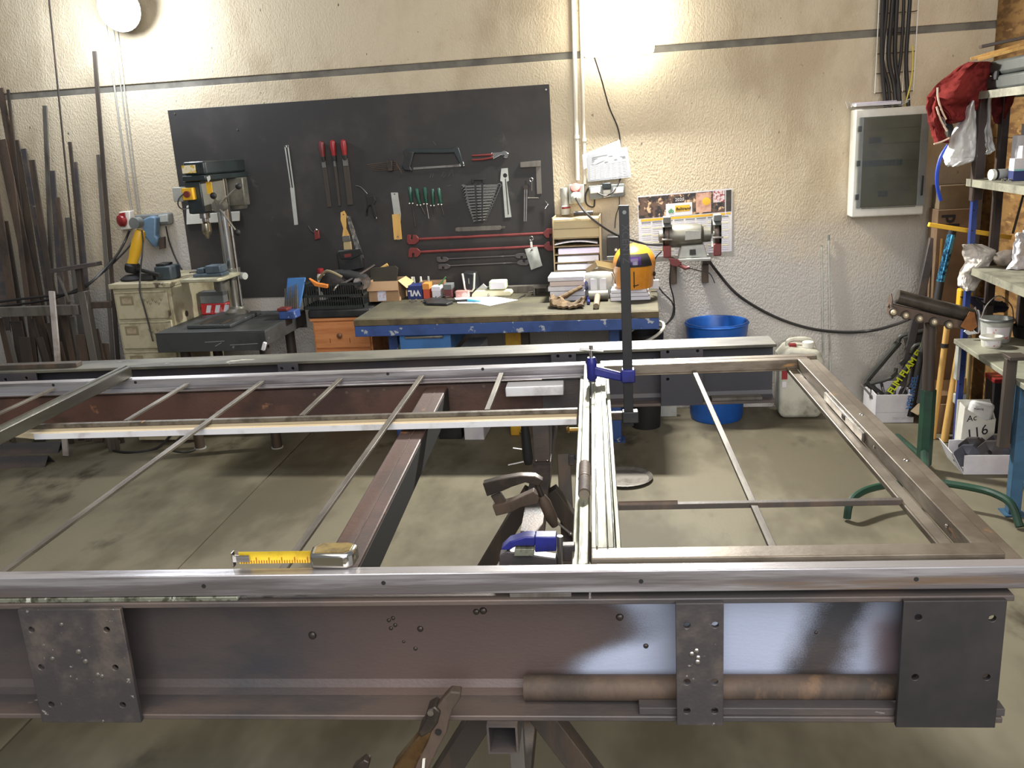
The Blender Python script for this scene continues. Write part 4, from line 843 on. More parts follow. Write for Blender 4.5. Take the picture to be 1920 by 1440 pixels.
# ================================================================ WORKBENCH
bx0, bx1, by0, by1, bz = -1.632, .06, 4.735, 5.555, .80
bn = thing('workbench', 'blue steel workbench with worn olive top below the tool board', 'workbench', ((bx0+bx1)/2, 5.2, 0))
B(G().box(bx0, bx1, by0+.012, by1, bz-.038, bz), 'top', M_bench, bn, .004)
B(G().box(bx0, bx1, by0, by0+.012, bz-.038, bz-.002), 'front_edge', M_benche, bn, .003)
B(G().box(bx0, bx1, by0+.005, by0+.045, bz-.10, bz-.0385), 'front_rail', M_blue, bn, .003)
B(G().box(bx0, bx0+.04, by0+.045, by1, bz-.10, bz-.0385), 'side_rail', M_blue, bn, .003); B(G().box(bx1-.04, bx1, by0+.045, by1, bz-.10, bz-.0385), 'side_rail', M_blue, bn, .003)
for x in (-1.50, -.215):
    for y in (by0+.22, by1-.07):
        l_ = B(G().box(x, x+.055, y-.025, y+.03, .008, bz-.0385), 'leg', M_blue, bn, .003); B(G().box(x-.02, x+.075, y-.045, y+.05, 0, .008), 'foot_plate', M_blue, l_)
    B(G().box(x+.01, x+.045, by0+.25, by1-.10, .16, .20), 'stretcher', M_blue, bn, .002)
d_ = B(G().box(-1.385, -1.09, by0+.03, by0+.45, bz-.20, bz-.105), 'drawer', M_blued, bn, .003)
B(G().box(-1.35, -1.13, by0+.018, by0+.03, bz-.122, bz-.108), 'drawer_pull', M_tool, d_, .003)
# under the bench
t = thing('transmission_jack', 'yellow chipped steel column standing under the bench', 'jack', (-.79,5.1,0)); B(G().box(-.83,-.735,5.05,5.14,0,.70), 'column', mat('chipped_yellow', (206,160,46), .5, 0, (180,134,36), 5, c3=(60,50,36), sc3=14, lo3=.6, hi3=.64), t, .006); B(G().box(-.735,-.69,5.06,5.12,0,.66), 'side_rail', M_dkst, t, .002); B(G().prism([(-.735,5.045,.52),(-.69,5.045,.53),(-.69,5.045,.44),(-.72,5.045,.42)], (0,-.03,0)), 'lug', M_yel, t, .003)
def carton(name, lab, cat, x0, x1, y0, y1, z0, z1, mt, parts=None, bev=.003):
    t = thing(name, lab, cat, ((x0+x1)/2, (y0+y1)/2, z0)); B(G().box(x0, x1, y0, y1, z0, z1), 'body', mt, t, bev); return t
t = carton('storage_box', 'pale grey box under the bench beside the blue leg', 'box', -1.43,-1.28,5.02,5.35,0,.54, M_lgray); B(G().box(-1.435,-1.275,5.015,5.355,.50,.545), 'lid', M_white, t, .003)
t = carton('storage_box', 'dark storage box in the shade under the bench drawer', 'box', -1.26,-1.12,5.0,5.4,0,.48, M_black); B(G().box(-1.265,-1.115,4.995,5.405,.44,.485), 'lid', M_gray, t, .003)
t = carton('paper_carton', 'white carton standing under the blue drawer', 'box', -1.10,-.98,4.98,5.3,0,.56, M_paper); B(G().box(-1.06,-1.04,4.978,4.98,.44,.50), 'print', M_inkb, t)
o = B(G().box(-.08,.17,5.40,5.44,.001,.19), 'board_offcut', M_lgray, None, .002); tag(o, 'pale board offcut standing on the floor near bench leg', 'board')
# bin under right bench end
t = thing('waste_bin', 'black bin with cream rim standing under the right bench end', 'bin', (.0,5.12,0))
q0 = PZ(1150,628,.53); 
B(G().lathe([(.085,0),(.10,.30),(.112,.58),(.108,.58),(.095,.30),(.08,.01)], (-.02,5.22,.001), (0,0,1), 24), 'tub', M_rubber, t); B(G().tube([Vector((-.02+.115*math.cos(a*math.pi/10),5.22+.115*math.sin(a*math.pi/10),.58+.05*math.cos((a-2)*math.pi/10))) for a in range(21)], .009, 7), 'rim', M_white, t)
# ================================================================ THINGS ON THE BENCH (top at .78)
def onb(x, y):
    p = PZ(x, y, bz)
    if p.y > 5.36: p = PY(x, y, 5.36); p.z = bz
    return p
t = thing('cardboard_box', 'small open cardboard box with shipping label on the bench left end', 'box', (onb(727,565)))
p0 = onb(693,566); p1 = onb(751,563); x0, x1 = p0.x, p1.x; y0 = p0.y; dpt = .19; h = .125
g = G().box(x0,x1,y0,y0+.004,bz,bz+h).box(x0,x1,y0+dpt-.004,y0+dpt,bz,bz+h).box(x0,x0+.004,y0+.004,y0+dpt-.004,bz,bz+h).box(x1-.004,x1,y0+.004,y0+dpt-.004,bz,bz+h).box(x0+.004,x1-.004,y0+.004,y0+dpt-.004,bz,bz+.004)
B(g, 'walls', M_card, t)
B(G().prism([(x0,y0-.002,bz+h),(x1,y0-.002,bz+h),(x1+.003,y0-.02,bz+h-.055),(x0-.004,y0-.02,bz+h-.055)], (0,-.003,0)), 'front_flap', M_card, t)
B(G().prism([(x1,y0,bz+h),(x1,y0+dpt,bz+h),(x1+.05,y0+dpt,bz+h-.035),(x1+.05,y0+.01,bz+h-.05)], (.002,0,.002)), 'side_flap', mat('cardboard_inside', (206,182,128), .85), t)
B(G().box(x0+.055,x0+.11,y0-.0012,y0,bz+.004,bz+.07), 'shipping_label', mat('label_print', (206,208,222), .7, 0, (196,150,150), 30, .5, .6), t)
o = B(G().prism([PY(x,y,y0+.10) for x, y in ((697,560),(694,503),(741,499),(746,503),(740,560)) ], (0,.01,0)), 'dark_folder', mat('dark_olive_card', (62,60,50), .7)); tag(o, 'dark olive folder sticking up out of the cardboard box', 'folder')
o = B(G().tube([PY(704,555,y0+.14), PY(715,503,y0+.15), PY(727,496,y0+.155)], .011, 8), 'wooden_stick', M_wood); tag(o, 'wooden stick leaning behind the dark folder', 'stick')
t = thing('blue_carton', 'dark blue carton with white letters between small boxes on bench', 'box', onb(780,560)); p0 = onb(765,560); x0 = p0.x; y0 = p0.y
B(G().box(x0,x0+.095,y0,y0+.12,bz,bz+.085), 'body', M_inkb, t, .002); txt('WL', .05, (x0+.082,y0-.0008,bz+.055), (-1,0,0), (0,0,-1), M_paper, t, bold=.002)
def minibox(lab, x0p, x1p, yb, hgt, dp, mt, lid=None):
    a = onb(x0p, yb); b = onb(x1p, yb); t = thing('small_box', lab, 'box', (a+b)/2)
    B(G().box(a.x, b.x, a.y, a.y+dp, bz, bz+hgt), 'body', mt, t, .002)
    if lid: B(G().box(a.x-.002, b.x+.002, a.y-.003, a.y+dp+.002, bz+hgt*.62, bz+hgt+.001), 'lid', lid, t, .002)
    return t
minibox('small orange and red box right of the blue carton', 794,806,556,.095,.08, mat('red_card',(188,76,52),.7), mat('orange_card',(214,142,66),.7))
_t = thing('parts_tray', 'open tray of small parts behind the blue carton', 'tray', (-1.36,5.51,bz))
B(G().box(-1.43,-1.27,5.485,5.55,bz,bz+.004).box(-1.43,-1.27,5.485,5.489,bz,bz+.09).box(-1.43,-1.27,5.546,5.55,bz,bz+.09).box(-1.43,-1.426,5.489,5.546,bz,bz+.09).box(-1.274,-1.27,5.489,5.546,bz,bz+.09), 'walls', M_card, _t)
minibox('small white box with open flap on the bench', 810,826,549,.075,.07, M_paper, mat('white_lid',(226,222,230),.7))
minibox('small maroon box with grey lid on the bench', 833,847,547,.085,.08, mat('maroon_card',(104,54,58),.7), M_gray)
minibox('low red and white carton in front of the black charger', 854,879,549,.042,.06, mat('red_white_card',(206,150,140),.6,0,(226,206,196),18,.5,.6))
o = B(G().tube([PY(817,543,onb(817,549).y+.03), PY(836,519,onb(817,549).y+.04)], .005, 7), 'green_marker', mat('green_pen',(70,120,70),.5)); tag(o, 'green pen sticking out of the small white box', 'pen')
for i, (x, y) in enumerate(((778,528),(790,527),(803,525),(772,531))):
    a = PY(x, y, 5.515); a.z = bz+.004; tag(B(G().cyl(a, a+Vector((.01*(i-1.5)*.4,0,.115)), .010, .006, n=10), 'small_bottle', M_white if i % 2 else M_lgray), ('short white vial', 'grey vial', 'slim white vial', 'leaning grey vial')[i]+' standing in the parts tray behind the blue carton', 'bottle', 'vials in the tray')
t = thing('charger', 'black battery charger with white U-shaped bracket on bench', 'charger', onb(880,545)); p0 = onb(864,549); x0, y0 = p0.x, p0.y+.04
B(G().prism([(x0,y0,bz),(x0+.10,y0,bz),(x0+.085,y0,bz+.14),(x0+.012,y0,bz+.15)], (0,.12,0)), 'body', M_black, t, .006); B(G().tube([(x0+.012,y0-.008,bz+.145),(x0+.022,y0-.008,bz+.05),(x0+.034,y0-.008,bz+.035),(x0+.066,y0-.008,bz+.035),(x0+.078,y0-.008,bz+.05),(x0+.088,y0-.008,bz+.145)], .006, 8), 'bracket', M_white, t); B(G().cyl((x0+.05,y0-.008,bz+.08),(x0+.05,y0-.008,bz+.115), .004), 'contact', M_chrome, t)
t = thing('stapler_case', 'long cream plastic case lying along the back of the bench', 'case', onb(920,552)); p0 = onb(883,549); p1 = onb(960,546)
B(G().prism([(p0.x,p0.y,bz),(p1.x-.01,p0.y,bz),(p1.x,p0.y,bz+.018),(p1.x-.01,p0.y,bz+.035),(p0.x+.03,p0.y,bz+.042),(p0.x+.005,p0.y,bz+.02)], (0,.07,0)), 'shell', mat('cream_plastic',(226,218,180),.5), t, .006); B(G().sph((p0.x+.11,p0.y-.002,bz+.012), .008), 'button', M_tool, t)
t = thing('tissue_packet', 'pale green packet lying on the cream plastic case', 'packet', (p0.x+.1,p0.y+.04,bz+.043)); B(G().box(p0.x+.115,p0.x+.22,p0.y+.0,p0.y+.09,bz+.0432,bz+.095), 'wrap', mat('pale_green_wrap',(190,206,176),.5,0,(214,218,206),12), t, .008); B(G().box(p0.x+.125,p0.x+.21,p0.y-.001,p0.y,bz+.05,bz+.085), 'label', M_paper, t)
o = B(G().prism([Vector((p0.x+.03+dx_,p0.y+.02,bz+.043+dz_)) for dx_, dz_ in ((0,0),(.045,.035),(.07,.01),(.06,0))], (0,.02,0)), 'plastic_wedge', M_lgray); tag(o, 'small clear plastic wedge beside the pale green packet', 'wedge')
t = thing('metal_profile', 'dark metal profile bar along the back edge of the bench', 'profile', onb(1000,535)); a = onb(900,538); b = onb(1030,533); B(G().box(a.x,b.x,by1-.09,by1-.05,bz,bz+.045), 'bar', M_gryst, t, .003)
t = thing('small_vice_block', 'small steel hinge bracket standing on the bench', 'bracket', onb(1010,552)); a = onb(1000,552); B(G().box(a.x,a.x+.012,a.y,a.y+.06,bz,bz+.04).box(a.x,a.x+.085,a.y,a.y+.06,bz+.04,bz+.055), 'angle', M_gryst, t, .002); B(G().cyl((a.x-.03,a.y,bz+.02),(a.x,a.y,bz+.025), .004), 'pin', M_tool, t)
o = B(G().tube([onb(972,560)+Vector((0,0,.006)), onb(984,552)+Vector((0,0,.006))], .006, 8), 'bolt_stub', M_tool); tag(o, 'short bolt lying on the bench near the white paper', 'bolt')
# papers, pen, pliers
q = [onb(x,y)+Vector((0,0,.001)) for x, y in ((852,558),(925,556),(971,563),(918,574),(893,569),(858,569))]
o = B(G().prism(q, (0,0,.0012)), 'paper_sheet', M_paper); tag(o, 'white paper sheet lying on the middle of the bench', 'paper')
t = thing('marker_pen', 'black marker with light blue tip lying across the paper', 'pen', onb(860,572)); a = onb(795,569)+Vector((0,0,.008)); b = onb(878,566)+Vector((0,0,.010)); c = onb(900,568)+Vector((0,0,.010)); B(G().tube([a,b], .007, 8), 'barrel', M_black, t); B(G().cyl(b, c, .009, .004, n=10), 'tip', mat('light_blue_plastic',(86,176,206),.4), t)
o = B(G().prism([onb(x,y)+Vector((0,0,.0005)) for x, y in ((795,566),(812,562),(835,564),(850,570),(838,574),(800,573))], (0,0,.016)), 'side_cutters', M_black, None, .004); tag(o, 'black side cutters lying on the bench by the pen', 'cutters')
for i, (x, y) in enumerate(((768,566),(775,568),(781,565),(790,566),(818,552),(826,553),(836,551))):
    a = onb(x, y); tag(B(G().lathe([(.008,0),(.008,.006),(.004,.006),(.004,.022)], a+Vector((0,0,.009)), (math.cos(i*2.1),math.sin(i*2.1),.0), 6), 'loose_screw', M_tool), ORD[i]+' loose screw from the left lying on the bench front', 'screw', 'loose screws on the bench')
# paper stack with gloves
t = thing('paper_stack', 'thick stack of white paper pads near the right of the bench', 'paper', onb(1065,565)); a = onb(1030,566); b = onb(1098,562)
for k in range(5):
    B(G().cbox(((a.x+b.x)/2+.006*math.sin(k*3), a.y+.10, bz+.015+k*.029), (b.x-a.x)*(1-.03*(k%2)), .20, .027, Matrix.Rotation(.03*math.sin(k*2.3),3,'Z')), 'pad', M_paper if k != 3 else mat('pad_stained',(206,190,182),.8), t, .004)
t = thing('work_gloves', 'brown leather work glove draped in front of the paper stack', 'glove', onb(1060,572))
def glv(s, u):
    p = onb(1032+64*s, 577); k1 = noise.noise(Vector((s*4,u*3,2))); k2 = noise.noise(Vector((s*9,u*8,5))); return Vector((p.x+.012*k2, p.y-.03-.03*math.sin(3*s)+.12*u+.02*k1, bz+.014+.05*math.sin(math.pi*u*.8+.2)*(.55+.4*math.sin(6*s+1))+.018*abs(k1)+.012*k2))
B(G().grid(glv, 26, 12, .012, (0,0,-1)), 'palm', M_brown, t)
for k in range(4): a = onb(1034+k*9, 575-k*2)+Vector((0,-.02,.016+.008*k)); B(G().tube([a, a+Vector((.05,.03,.03)), a+Vector((.09,.06,.045))], .012, 8, res=3), 'finger', M_brown, t)
# grey canister, hammer, cylinder
t = thing('paper_roll', 'grey paper roll wrapped in film on the bench', 'roll', onb(1125,545)); a = onb(1125,553); B(G().lathe([(.03,0),(.085,0),(.09,.02),(.09,.12),(.082,.14),(.03,.142)], (a.x,5.235,bz+.001), (0,.0,1), 24), 'roll', M_lgray, t); B(G().box(a.x-.045,a.x+.045,5.146,5.152,bz+.055,bz+.12), 'label', M_paper, t)
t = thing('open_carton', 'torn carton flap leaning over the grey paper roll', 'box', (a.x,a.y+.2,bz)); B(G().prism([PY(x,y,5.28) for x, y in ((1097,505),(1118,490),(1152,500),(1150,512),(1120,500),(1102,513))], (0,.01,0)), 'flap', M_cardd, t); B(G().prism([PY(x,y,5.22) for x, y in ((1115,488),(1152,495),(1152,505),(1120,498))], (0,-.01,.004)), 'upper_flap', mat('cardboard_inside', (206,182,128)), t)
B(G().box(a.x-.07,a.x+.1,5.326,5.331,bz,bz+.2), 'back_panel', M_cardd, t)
t = thing('mallet', 'short mallet with round wooden handle lying before the paper roll', 'mallet', onb(1118,572)); a = Vector((onb(1122,560).x,5.09,bz+.031)); b = onb(1118,580)+Vector((0,0,.018)); B(G().cyl(a, b, .017, .016, n=14), 'handle', mat('grey_wood',(120,108,88),.7), t); B(G().cyl(a+Vector((-.05,.01,.0)), a+Vector((.06,.01,.0)), .03, n=16), 'head', M_iron, t)
o = B(G().tube([onb(1104,572)+Vector((0,0,.012)), onb(1102,556)+Vector((0,0,.02)), PY(1099,530,5.0)], .009, 8, res=3), 'small_screwdriver', M_bluev); tag(o, 'blue screwdriver leaning beside the paper stack', 'screwdriver')
# welding helmet on a paper stack
a = onb(1143,566); b = onb(1218,561)
t = thing('paper_stack', 'white paper stack with frayed edges under the orange helmet', 'paper', (a+b)/2)
for k in range(3): B(G().cbox(((a.x+b.x)/2, a.y+.12, bz+.012+k*.022), (b.x-a.x)*(1-.05*k), .22, .02, Matrix.Rotation(.06*math.sin(k*2.3+1),3,'Z')), 'pad', M_paper, t, .003)
hc = Vector(((PY(1152,520,5.25).x+PY(1228,520,5.25).x)/2, a.y+.11, bz+.067))
t = thing('welding_helmet', 'orange welding helmet with dark visor resting on the papers', 'helmet', hc)
def helm(s, u):   # s around (-1..1 back to back), u bottom->top
    ang = (s-.5)*math.radians(250); h = .25
    w = .112*(1-.10*(1-u)) * (math.sin(math.pi*(.52+.48*u)) if u > .55 else 1.0)**.5 if u < 1 else .0
    w = .122*(.86+.14*min(1,u*2)) * math.sqrt(max(0,1-max(0,(u-.5)/.5)**2.2))
    taper = 1+.06*math.cos(ang)
    return hc+Vector((w*math.sin(ang), -w*1.12*math.cos(ang)*taper, h*u))
B(G().grid(helm, 24, 14, 0), 'shell', M_orange, t).modifiers.new('thick','SOLIDIFY').thickness = .004
def vis(s, u): ang = (s-.5)*math.radians(105)*(1-.12*u); p = helm(.5+ang/math.radians(250), .52+.28*u); c_ = Vector((hc.x,hc.y,p.z)); return p+(p-c_).normalized()*.006
vo = B(G().grid(vis, 12, 5, 0), 'visor', M_rubber, t)
def vis2(s, u): ang = (s-.62)*math.radians(50); p = helm(.5+ang/math.radians(250), .57+.18*u); c_ = Vector((hc.x,hc.y,p.z)); return p+(p-c_).normalized()*.010
B(G().grid(vis2, 8, 3, 0), 'filter_glass', mat('violet_filter',(86,58,120),.12,0,(60,40,90),8), vo)
def hp(ang, u, k=.004): p = helm(.5+ang/math.radians(250), u); c_ = Vector((hc.x,hc.y,p.z)); return p+(p-c_).normalized()*k
g = G()
for L_ in ([(0.0,.42),(0.0,.30),(0.0,.18),(0.0,.05)],[(-.05,.1),(.12,.1),(.22,.12)],[(-.35,.33),(-.45,.33),(-.45,.26),(-.35,.26),(-.35,.18),(-.45,.18)],[(-.30,.33),(-.30,.18),(-.2,.18),(-.2,.33),(-.3,.33)]): g.tube([hp(a_,u_) for a_, u_ in L_], .0028, 5)
B(g, 'marker_lines', M_ink, t); B(G().sph(hp(-.25,.44), .008, (1,.6,.7)).sph(hp(-.28,.07), .008, (1,.6,.7)), 'knob', M_rubber, t)
k_ = hp(1.25,.30); B(G().sph(k_, .014, (.6,1,1)), 'side_knob', M_rubber, t)
o = B(G().cbox(onb(1228,553)+Vector((.0,.12,.045)), .05, .03, .05), 'paper_scrap', M_paper); tag(o, 'folded white scrap sticking out right of the helmet', 'paper')
# paper organiser with radio
def zs(z): return bz+(z-.78)*.80
x0, x1 = -.545, -.275
t = thing('letter_organiser', 'beige wooden letter organiser stuffed with papers beside the board', 'organiser', ((x0+x1)/2, 5.45, bz))
wd_ = mat('beige_board',(170,152,118),.8,0,(150,132,100),5)
B(G().box(x0-.006,x0,5.33,YW-.002,bz,zs(1.36)).box(x1,x1+.006,5.33,YW-.002,bz,zs(1.36)).box(x0,x1,YW-.012,YW-.002,bz,zs(1.36)), 'case', wd_, t, .001)
for k, z_ in enumerate([zs(q) for q in (.81,.875,.96,1.02,1.08,1.14,1.20,1.335)]): B(G().box(x0,x1,5.34,YW-.012,z_,z_+.006), 'shelf', wd_, t)
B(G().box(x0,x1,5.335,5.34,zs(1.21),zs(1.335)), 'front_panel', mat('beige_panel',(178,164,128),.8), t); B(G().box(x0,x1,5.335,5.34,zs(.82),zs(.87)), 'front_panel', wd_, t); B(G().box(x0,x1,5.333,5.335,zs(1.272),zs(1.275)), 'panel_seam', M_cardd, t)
for k, (z_, h_, mm) in enumerate(((zs(.884),.056,M_paperl),(zs(.970),.034,M_paper),(zs(1.030),.035,M_paper),(zs(1.090),.032,M_paperl))):
    tag(B(G().cbox(((x0+x1)/2-.003+.004*k, 5.43, z_+h_/2), .245, .21, h_, Matrix.Rotation(.012*(k-1),3,'Z')), 'paper_bundle', mm, None, .004), ('lowest','second lowest','second highest','highest')[k]+' paper bundle filed in the letter organiser', 'paper', 'bundles in the organiser')
o = B(G().grid(lambda s, u: Vector((x0+.004+.255*s, 5.325+.1*u, zs(1.15)+.022*math.sin(math.pi*s*.8+.3))), 10, 3, .006, (0,0,1)), 'curled_papers', M_paper); tag(o, 'curled papers bulging from the organiser upper slot', 'paper')
o = B(G().cyl((x0+.12,5.40,zs(1.36)+.014),(x0+.235,5.40,zs(1.36)+.014), .014, n=10), 'torch', M_black); o.location.z += .001; tag(o, 'small black torch lying on top of the letter organiser', 'torch')
xr0 = PY(1137,440,5.42).x; xr1 = xr0+.13
t = thing('radio', 'black loudspeaker box standing on end behind the tall clamp bar', 'radio', (xr0+.06,5.48,bz)); B(G().box(xr0,xr1,5.42,YW-.02,bz,1.13), 'case', M_black, t, .006); B(G().cyl((xr0+.055,5.42,1.05),(xr0+.055,5.414,1.05), .008), 'knob', M_white, t); B(G().cyl((xr0+.085,5.42,.90),(xr0+.085,5.412,.90), .04, n=24), 'speaker_ring', M_white, t); B(G().cyl((xr0+.085,5.412,.90),(xr0+.085,5.410,.90), .028, n=24), 'speaker_cone', M_rubber, t); B(G().box(xr0+.0,xr1,5.405,5.42,.985,1.015), 'band', M_gray, t, .002)
# ================================================================ LEFT OF THE BENCH
YD = 5.2
def D(x, y, Y=5.2): return PY(x, y, Y)
# pine drawer unit
px0, px1 = D(583,620).x, D(699,620).x; zt = D(640,596).z; z0 = 0
pu = thing('drawer_unit', 'pine drawer unit with round knob beside the workbench', 'drawer unit', ((px0+px1)/2, 5.37, 0))
B(G().box(px0+.012,px1-.012,YD+.01,YD+.36,0,zt-.018), 'carcass', M_pine, pu, .002); B(G().box(px0,px1,YD-.006,YD+.36,zt-.018,zt), 'top', M_pine, pu, .004)
zz = zt-.02
for k, h in enumerate((.175,.175,.175,.16)):
    dr = B(G().box(px0+.022,px1-.022,YD-.004,YD+.012,zz-h+.006,zz-.004), 'drawer_front', M_pine, pu, .003)
    B(G().lathe([(.006,0),(.007,.008),(.016,.014),(.017,.022),(.008,.028)], ((px0+px1)/2-.01,YD-.004,zz-h/2), (0,-1,0), 14), 'knob', mat('dark_knob',(112,76,50),.4), dr)
    for fx in (.3, .62): B(G().cbox((px0+(px1-px0)*(fx+.05*k), YD-.0045, zz-h*.7), .004, .001, .03), 'knot', mat('knot',(120,66,34),.6), dr)
    zz -= h
o = B(G().box(px0-.005,px1+.0,YD-.01,YD+.33,zt+.0005,zt+.055), 'flat_case', M_black, None, .012, 3); tag(o, 'flat black tool case lying on the pine drawer unit', 'case')
# plastic crate
cx0, cx1, cy0, cy1, cz0, cz1 = px0-.03, px1-.04, YD+.0, YD+.30, zt+.056, zt+.215
cr = thing('plastic_crate', 'black lattice plastic crate full of tools on the flat case', 'crate', ((cx0+cx1)/2, (cy0+cy1)/2, cz0))
M_crate = mat('crate_plastic',(40,44,42),.5)
B(G().box(cx0,cx1,cy0,cy1,cz0,cz0+.006), 'bottom', M_crate, cr)
for z_ in (cz0+.006, cz0+.075, cz1-.014):
    B(G().box(cx0,cx1,cy0,cy0+.006,z_,z_+.014).box(cx0,cx1,cy1-.006,cy1,z_,z_+.014).box(cx0,cx0+.006,cy0,cy1,z_,z_+.014).box(cx1-.006,cx1,cy0,cy1,z_,z_+.014), 'band', M_crate, cr)
n_ = 26
for k in range(n_+1):
    x = cx0+.003+(cx1-cx0-.006)*k/n_; B(G().box(x-.002,x+.002,cy0+.001,cy0+.005,cz0+.006,cz1), 'slat', M_crate, cr)
for k in range(12):
    y = cy0+(cy1-cy0)*(k+.5)/12
    for x in (cx0+.003, cx1-.003): B(G().box(x-.002,x+.002,y-.002,y+.002,cz0+.006,cz1), 'slat', M_crate, cr)
t = thing('bag', 'dark canvas tool bag bulging out of the crate', 'bag', (cx0+.17,cy0+.15,cz1)); B(G().sph((cx0+.19,cy0+.15,cz1-.03), .11, (1.15,.9,.85), 16, 10), 'body', mat('dark_canvas',(46,42,40),.9,0,(30,28,28),12,bump=.5), t); B(G().tube([(cx0+.10,cy0+.05,cz1+.02),(cx0+.17,cy0+.02,cz1+.075),(cx0+.25,cy0+.05,cz1+.03)], .009, 7, res=5), 'strap', mat('khaki_strap',(120,110,84),.8), t)
t = thing('angle_grinder', 'black angle grinder lying in the crate beside the bag', 'grinder', (cx0+.32,cy0+.12,cz1)); B(G().lathe([(.02,0),(.034,.02),(.036,.14),(.028,.17),(.02,.20)], (cx0+.40,cy0+.1,cz1+.0), (-1,.1,.22), 14), 'body', M_rubber, t); B(G().lathe([(.0,0),(.05,0),(.055,.012),(.0,.03)], (cx0+.37,cy0+.07,cz1-.015), (.1,-.7,.6), 18, False), 'disc', M_dtool, t)
o = B(G().prism([D(x,y,YD-.02) for x, y in ((578,522),(594,531),(614,534),(613,541),(590,537))], (0,.03,0)), 'orange_offcut', mat('orange_leather',(206,122,48),.7), None, .003); tag(o, 'orange leather piece hanging over the crate rim', 'leather piece')
o = B(G().tube([D(626,545,YD-.02), D(632,536,YD-.01), D(642,531,YD+.05), D(652,529,YD+.12)], .006, 7, res=3), 'crate_spanner', M_tool); tag(o, 'shiny curved tool sticking out of the crate front', 'tool')
o = B(G().tube([(cx1-.15,cy0+.06,cz1-.02),(cx1-.02,cy0+.1,cz1+.045),(cx1+.05,cy0+.14,cz1+.085)], .008, 7), 'pry_bar', M_dtool); tag(o, 'dark pry bar leaning out of the crate right side', 'bar')
t = thing('spray_can', 'small white and red spray can standing in the crate', 'spray can', (cx0+.07,cy0+.2,cz0+.02)); B(G().lathe([(.026,0),(.026,.15),(.02,.165)], (cx0+.06,cy0+.2,cz0+.03), (0,0,1), 16), 'can', M_white, t); B(G().lathe([(.02,0),(.02,.03),(.012,.034)], (cx0+.06,cy0+.2,cz0+.195), (0,0,1), 14), 'cap', M_redh, t)
# ---- metal table with drill press
mt_ = thing('metal_table', 'dark sheet metal table on pipe legs below the drill press', 'table', (-2.5,5.0,0))
tx0, tx1, ty0, ty1, tz = -2.822, -2.15, 4.705, 5.34, .76
B(G().box(tx0,tx1,ty0,ty1,tz-.006,tz), 'top', M_tablem, mt_, .002)
B(G().box(tx0,tx1,ty0,ty0+.006,tz-.115,tz-.006), 'apron', M_tablem, mt_, .002); B(G().box(tx0,tx1,ty1-.006,ty1,tz-.115,tz-.006), 'apron', M_tablem, mt_, .002); B(G().box(tx0,tx0+.006,ty0+.006,ty1-.006,tz-.115,tz-.006), 'apron', M_tablem, mt_, .002)
B(G().box(tx1-.006,tx1,ty0+.006,ty1-.006,tz-.09,tz-.006), 'apron', M_tablem, mt_, .002)
for xa, za, xb, zb in ((.30,.055,.42,.06),(.45,.035,.62,.04),(.36,.03,.40,.05)): B(G().tube([(tx0+xa,ty0-.0006,tz-.115+za),(tx0+xb,ty0-.0006,tz-.115+zb)], .0012, 5), 'scratch', M_lgray, mt_)
for x in (tx0+.08, tx1-.09):
    for y in (ty0+.16, ty1-.08): l_ = B(G().cyl((x,y,0.006),(x,y,tz-.006), .03, n=18), 'leg', M_dkst, mt_); B(G().cyl((x,y,0),(x,y,.006), .036, n=18), 'foot', M_lgray, l_)
o = B(G().tube([(tx0+.08,ty0+.10,.012),(tx0+.02,ty0+.05,.012),(tx0-.06,ty0+.07,.03),(tx0-.03,ty0+.16,.08),(tx0+.05,ty0+.2,.1)], .006, 7, res=5), 'floor_cable', M_cable); tag(o, 'black cable curl on the floor at the metal table leg', 'cable')
o = B(G().tube([(tx0-.50,ty0+.12,.008),(tx0-.35,ty0+.07,.008),(tx0-.2,ty0+.14,.008),(tx0-.16,ty0+.28,.06)], .008, 7, res=5), 'floor_cable', M_cable); tag(o, 'thick black cable on the floor left of the metal table', 'cable')
dp = thing('drill_press', 'dark green bench drill press with chrome column on the metal table', 'drill press', (-2.52,5.1,tz))
cx, cy = D(434,500,5.18).x, 5.18
B(G().box(cx-.145,cx+.13,4.80,5.24,tz,tz+.022), 'base', M_tablem, dp, .006)
for k in (-.06,.06): B(G().box(cx+k-.008,cx+k+.008,4.82,5.05,tz+.022,tz+.026), 'base_rib', M_dkst, dp)
B(G().lathe([(.075,0),(.075,.012),(.05,.03),(.045,.045)], (cx,cy,tz+.022), (0,0,1), 24), 'column_foot', M_iron, dp)
B(G().cyl((cx,cy,tz+.06),(cx,cy,1.62), .041, n=28), 'column', M_chrome, dp); B(G().cyl((cx+.045,cy-.02,tz+.07),(cx+.045,cy-.02,1.32), .007, n=8), 'rack_rod', M_tool, dp)
hx0, hx1 = D(334,310,4.98).x, D(468,304,5.0).x; hz0, hz1 = D(400,337,5.0).z, D(400,303,5.0).z
hy0, hy1 = 4.93, 5.46
def foot(k):
    fl = D(334,320,4.95).x; fr2 = D(388,320,4.93).x; br = D(464,310,5.40).x
    pts = [(fl+k,4.99+k),(fl+.02+k,4.945+k),(fr2-.02,4.93+k),(fr2-k,4.95+k),(br-k,5.40-k),(br-.05,5.46-k),(br-.16+k,5.46-k),(fl+.03+k,5.14)]
    return pts
B(G().prism([(x,y,hz0) for x, y in foot(0)], (0,0,.03)), 'belt_cover_base', M_dgreen, dp, .005)
B(G().prism([(x,y,hz0+.031) for x, y in foot(.012)], (0,0,hz1-hz0-.025)), 'belt_cover', M_dgreen, dp, .012, 3)
B(G().box(hx0+.045,hx0+.125,4.932,4.944,hz0+.045,hz1-.012), 'sticker', mat('yellow_white_sticker',(232,222,190),.5,0,(216,176,50),30,.52,.56), dp)
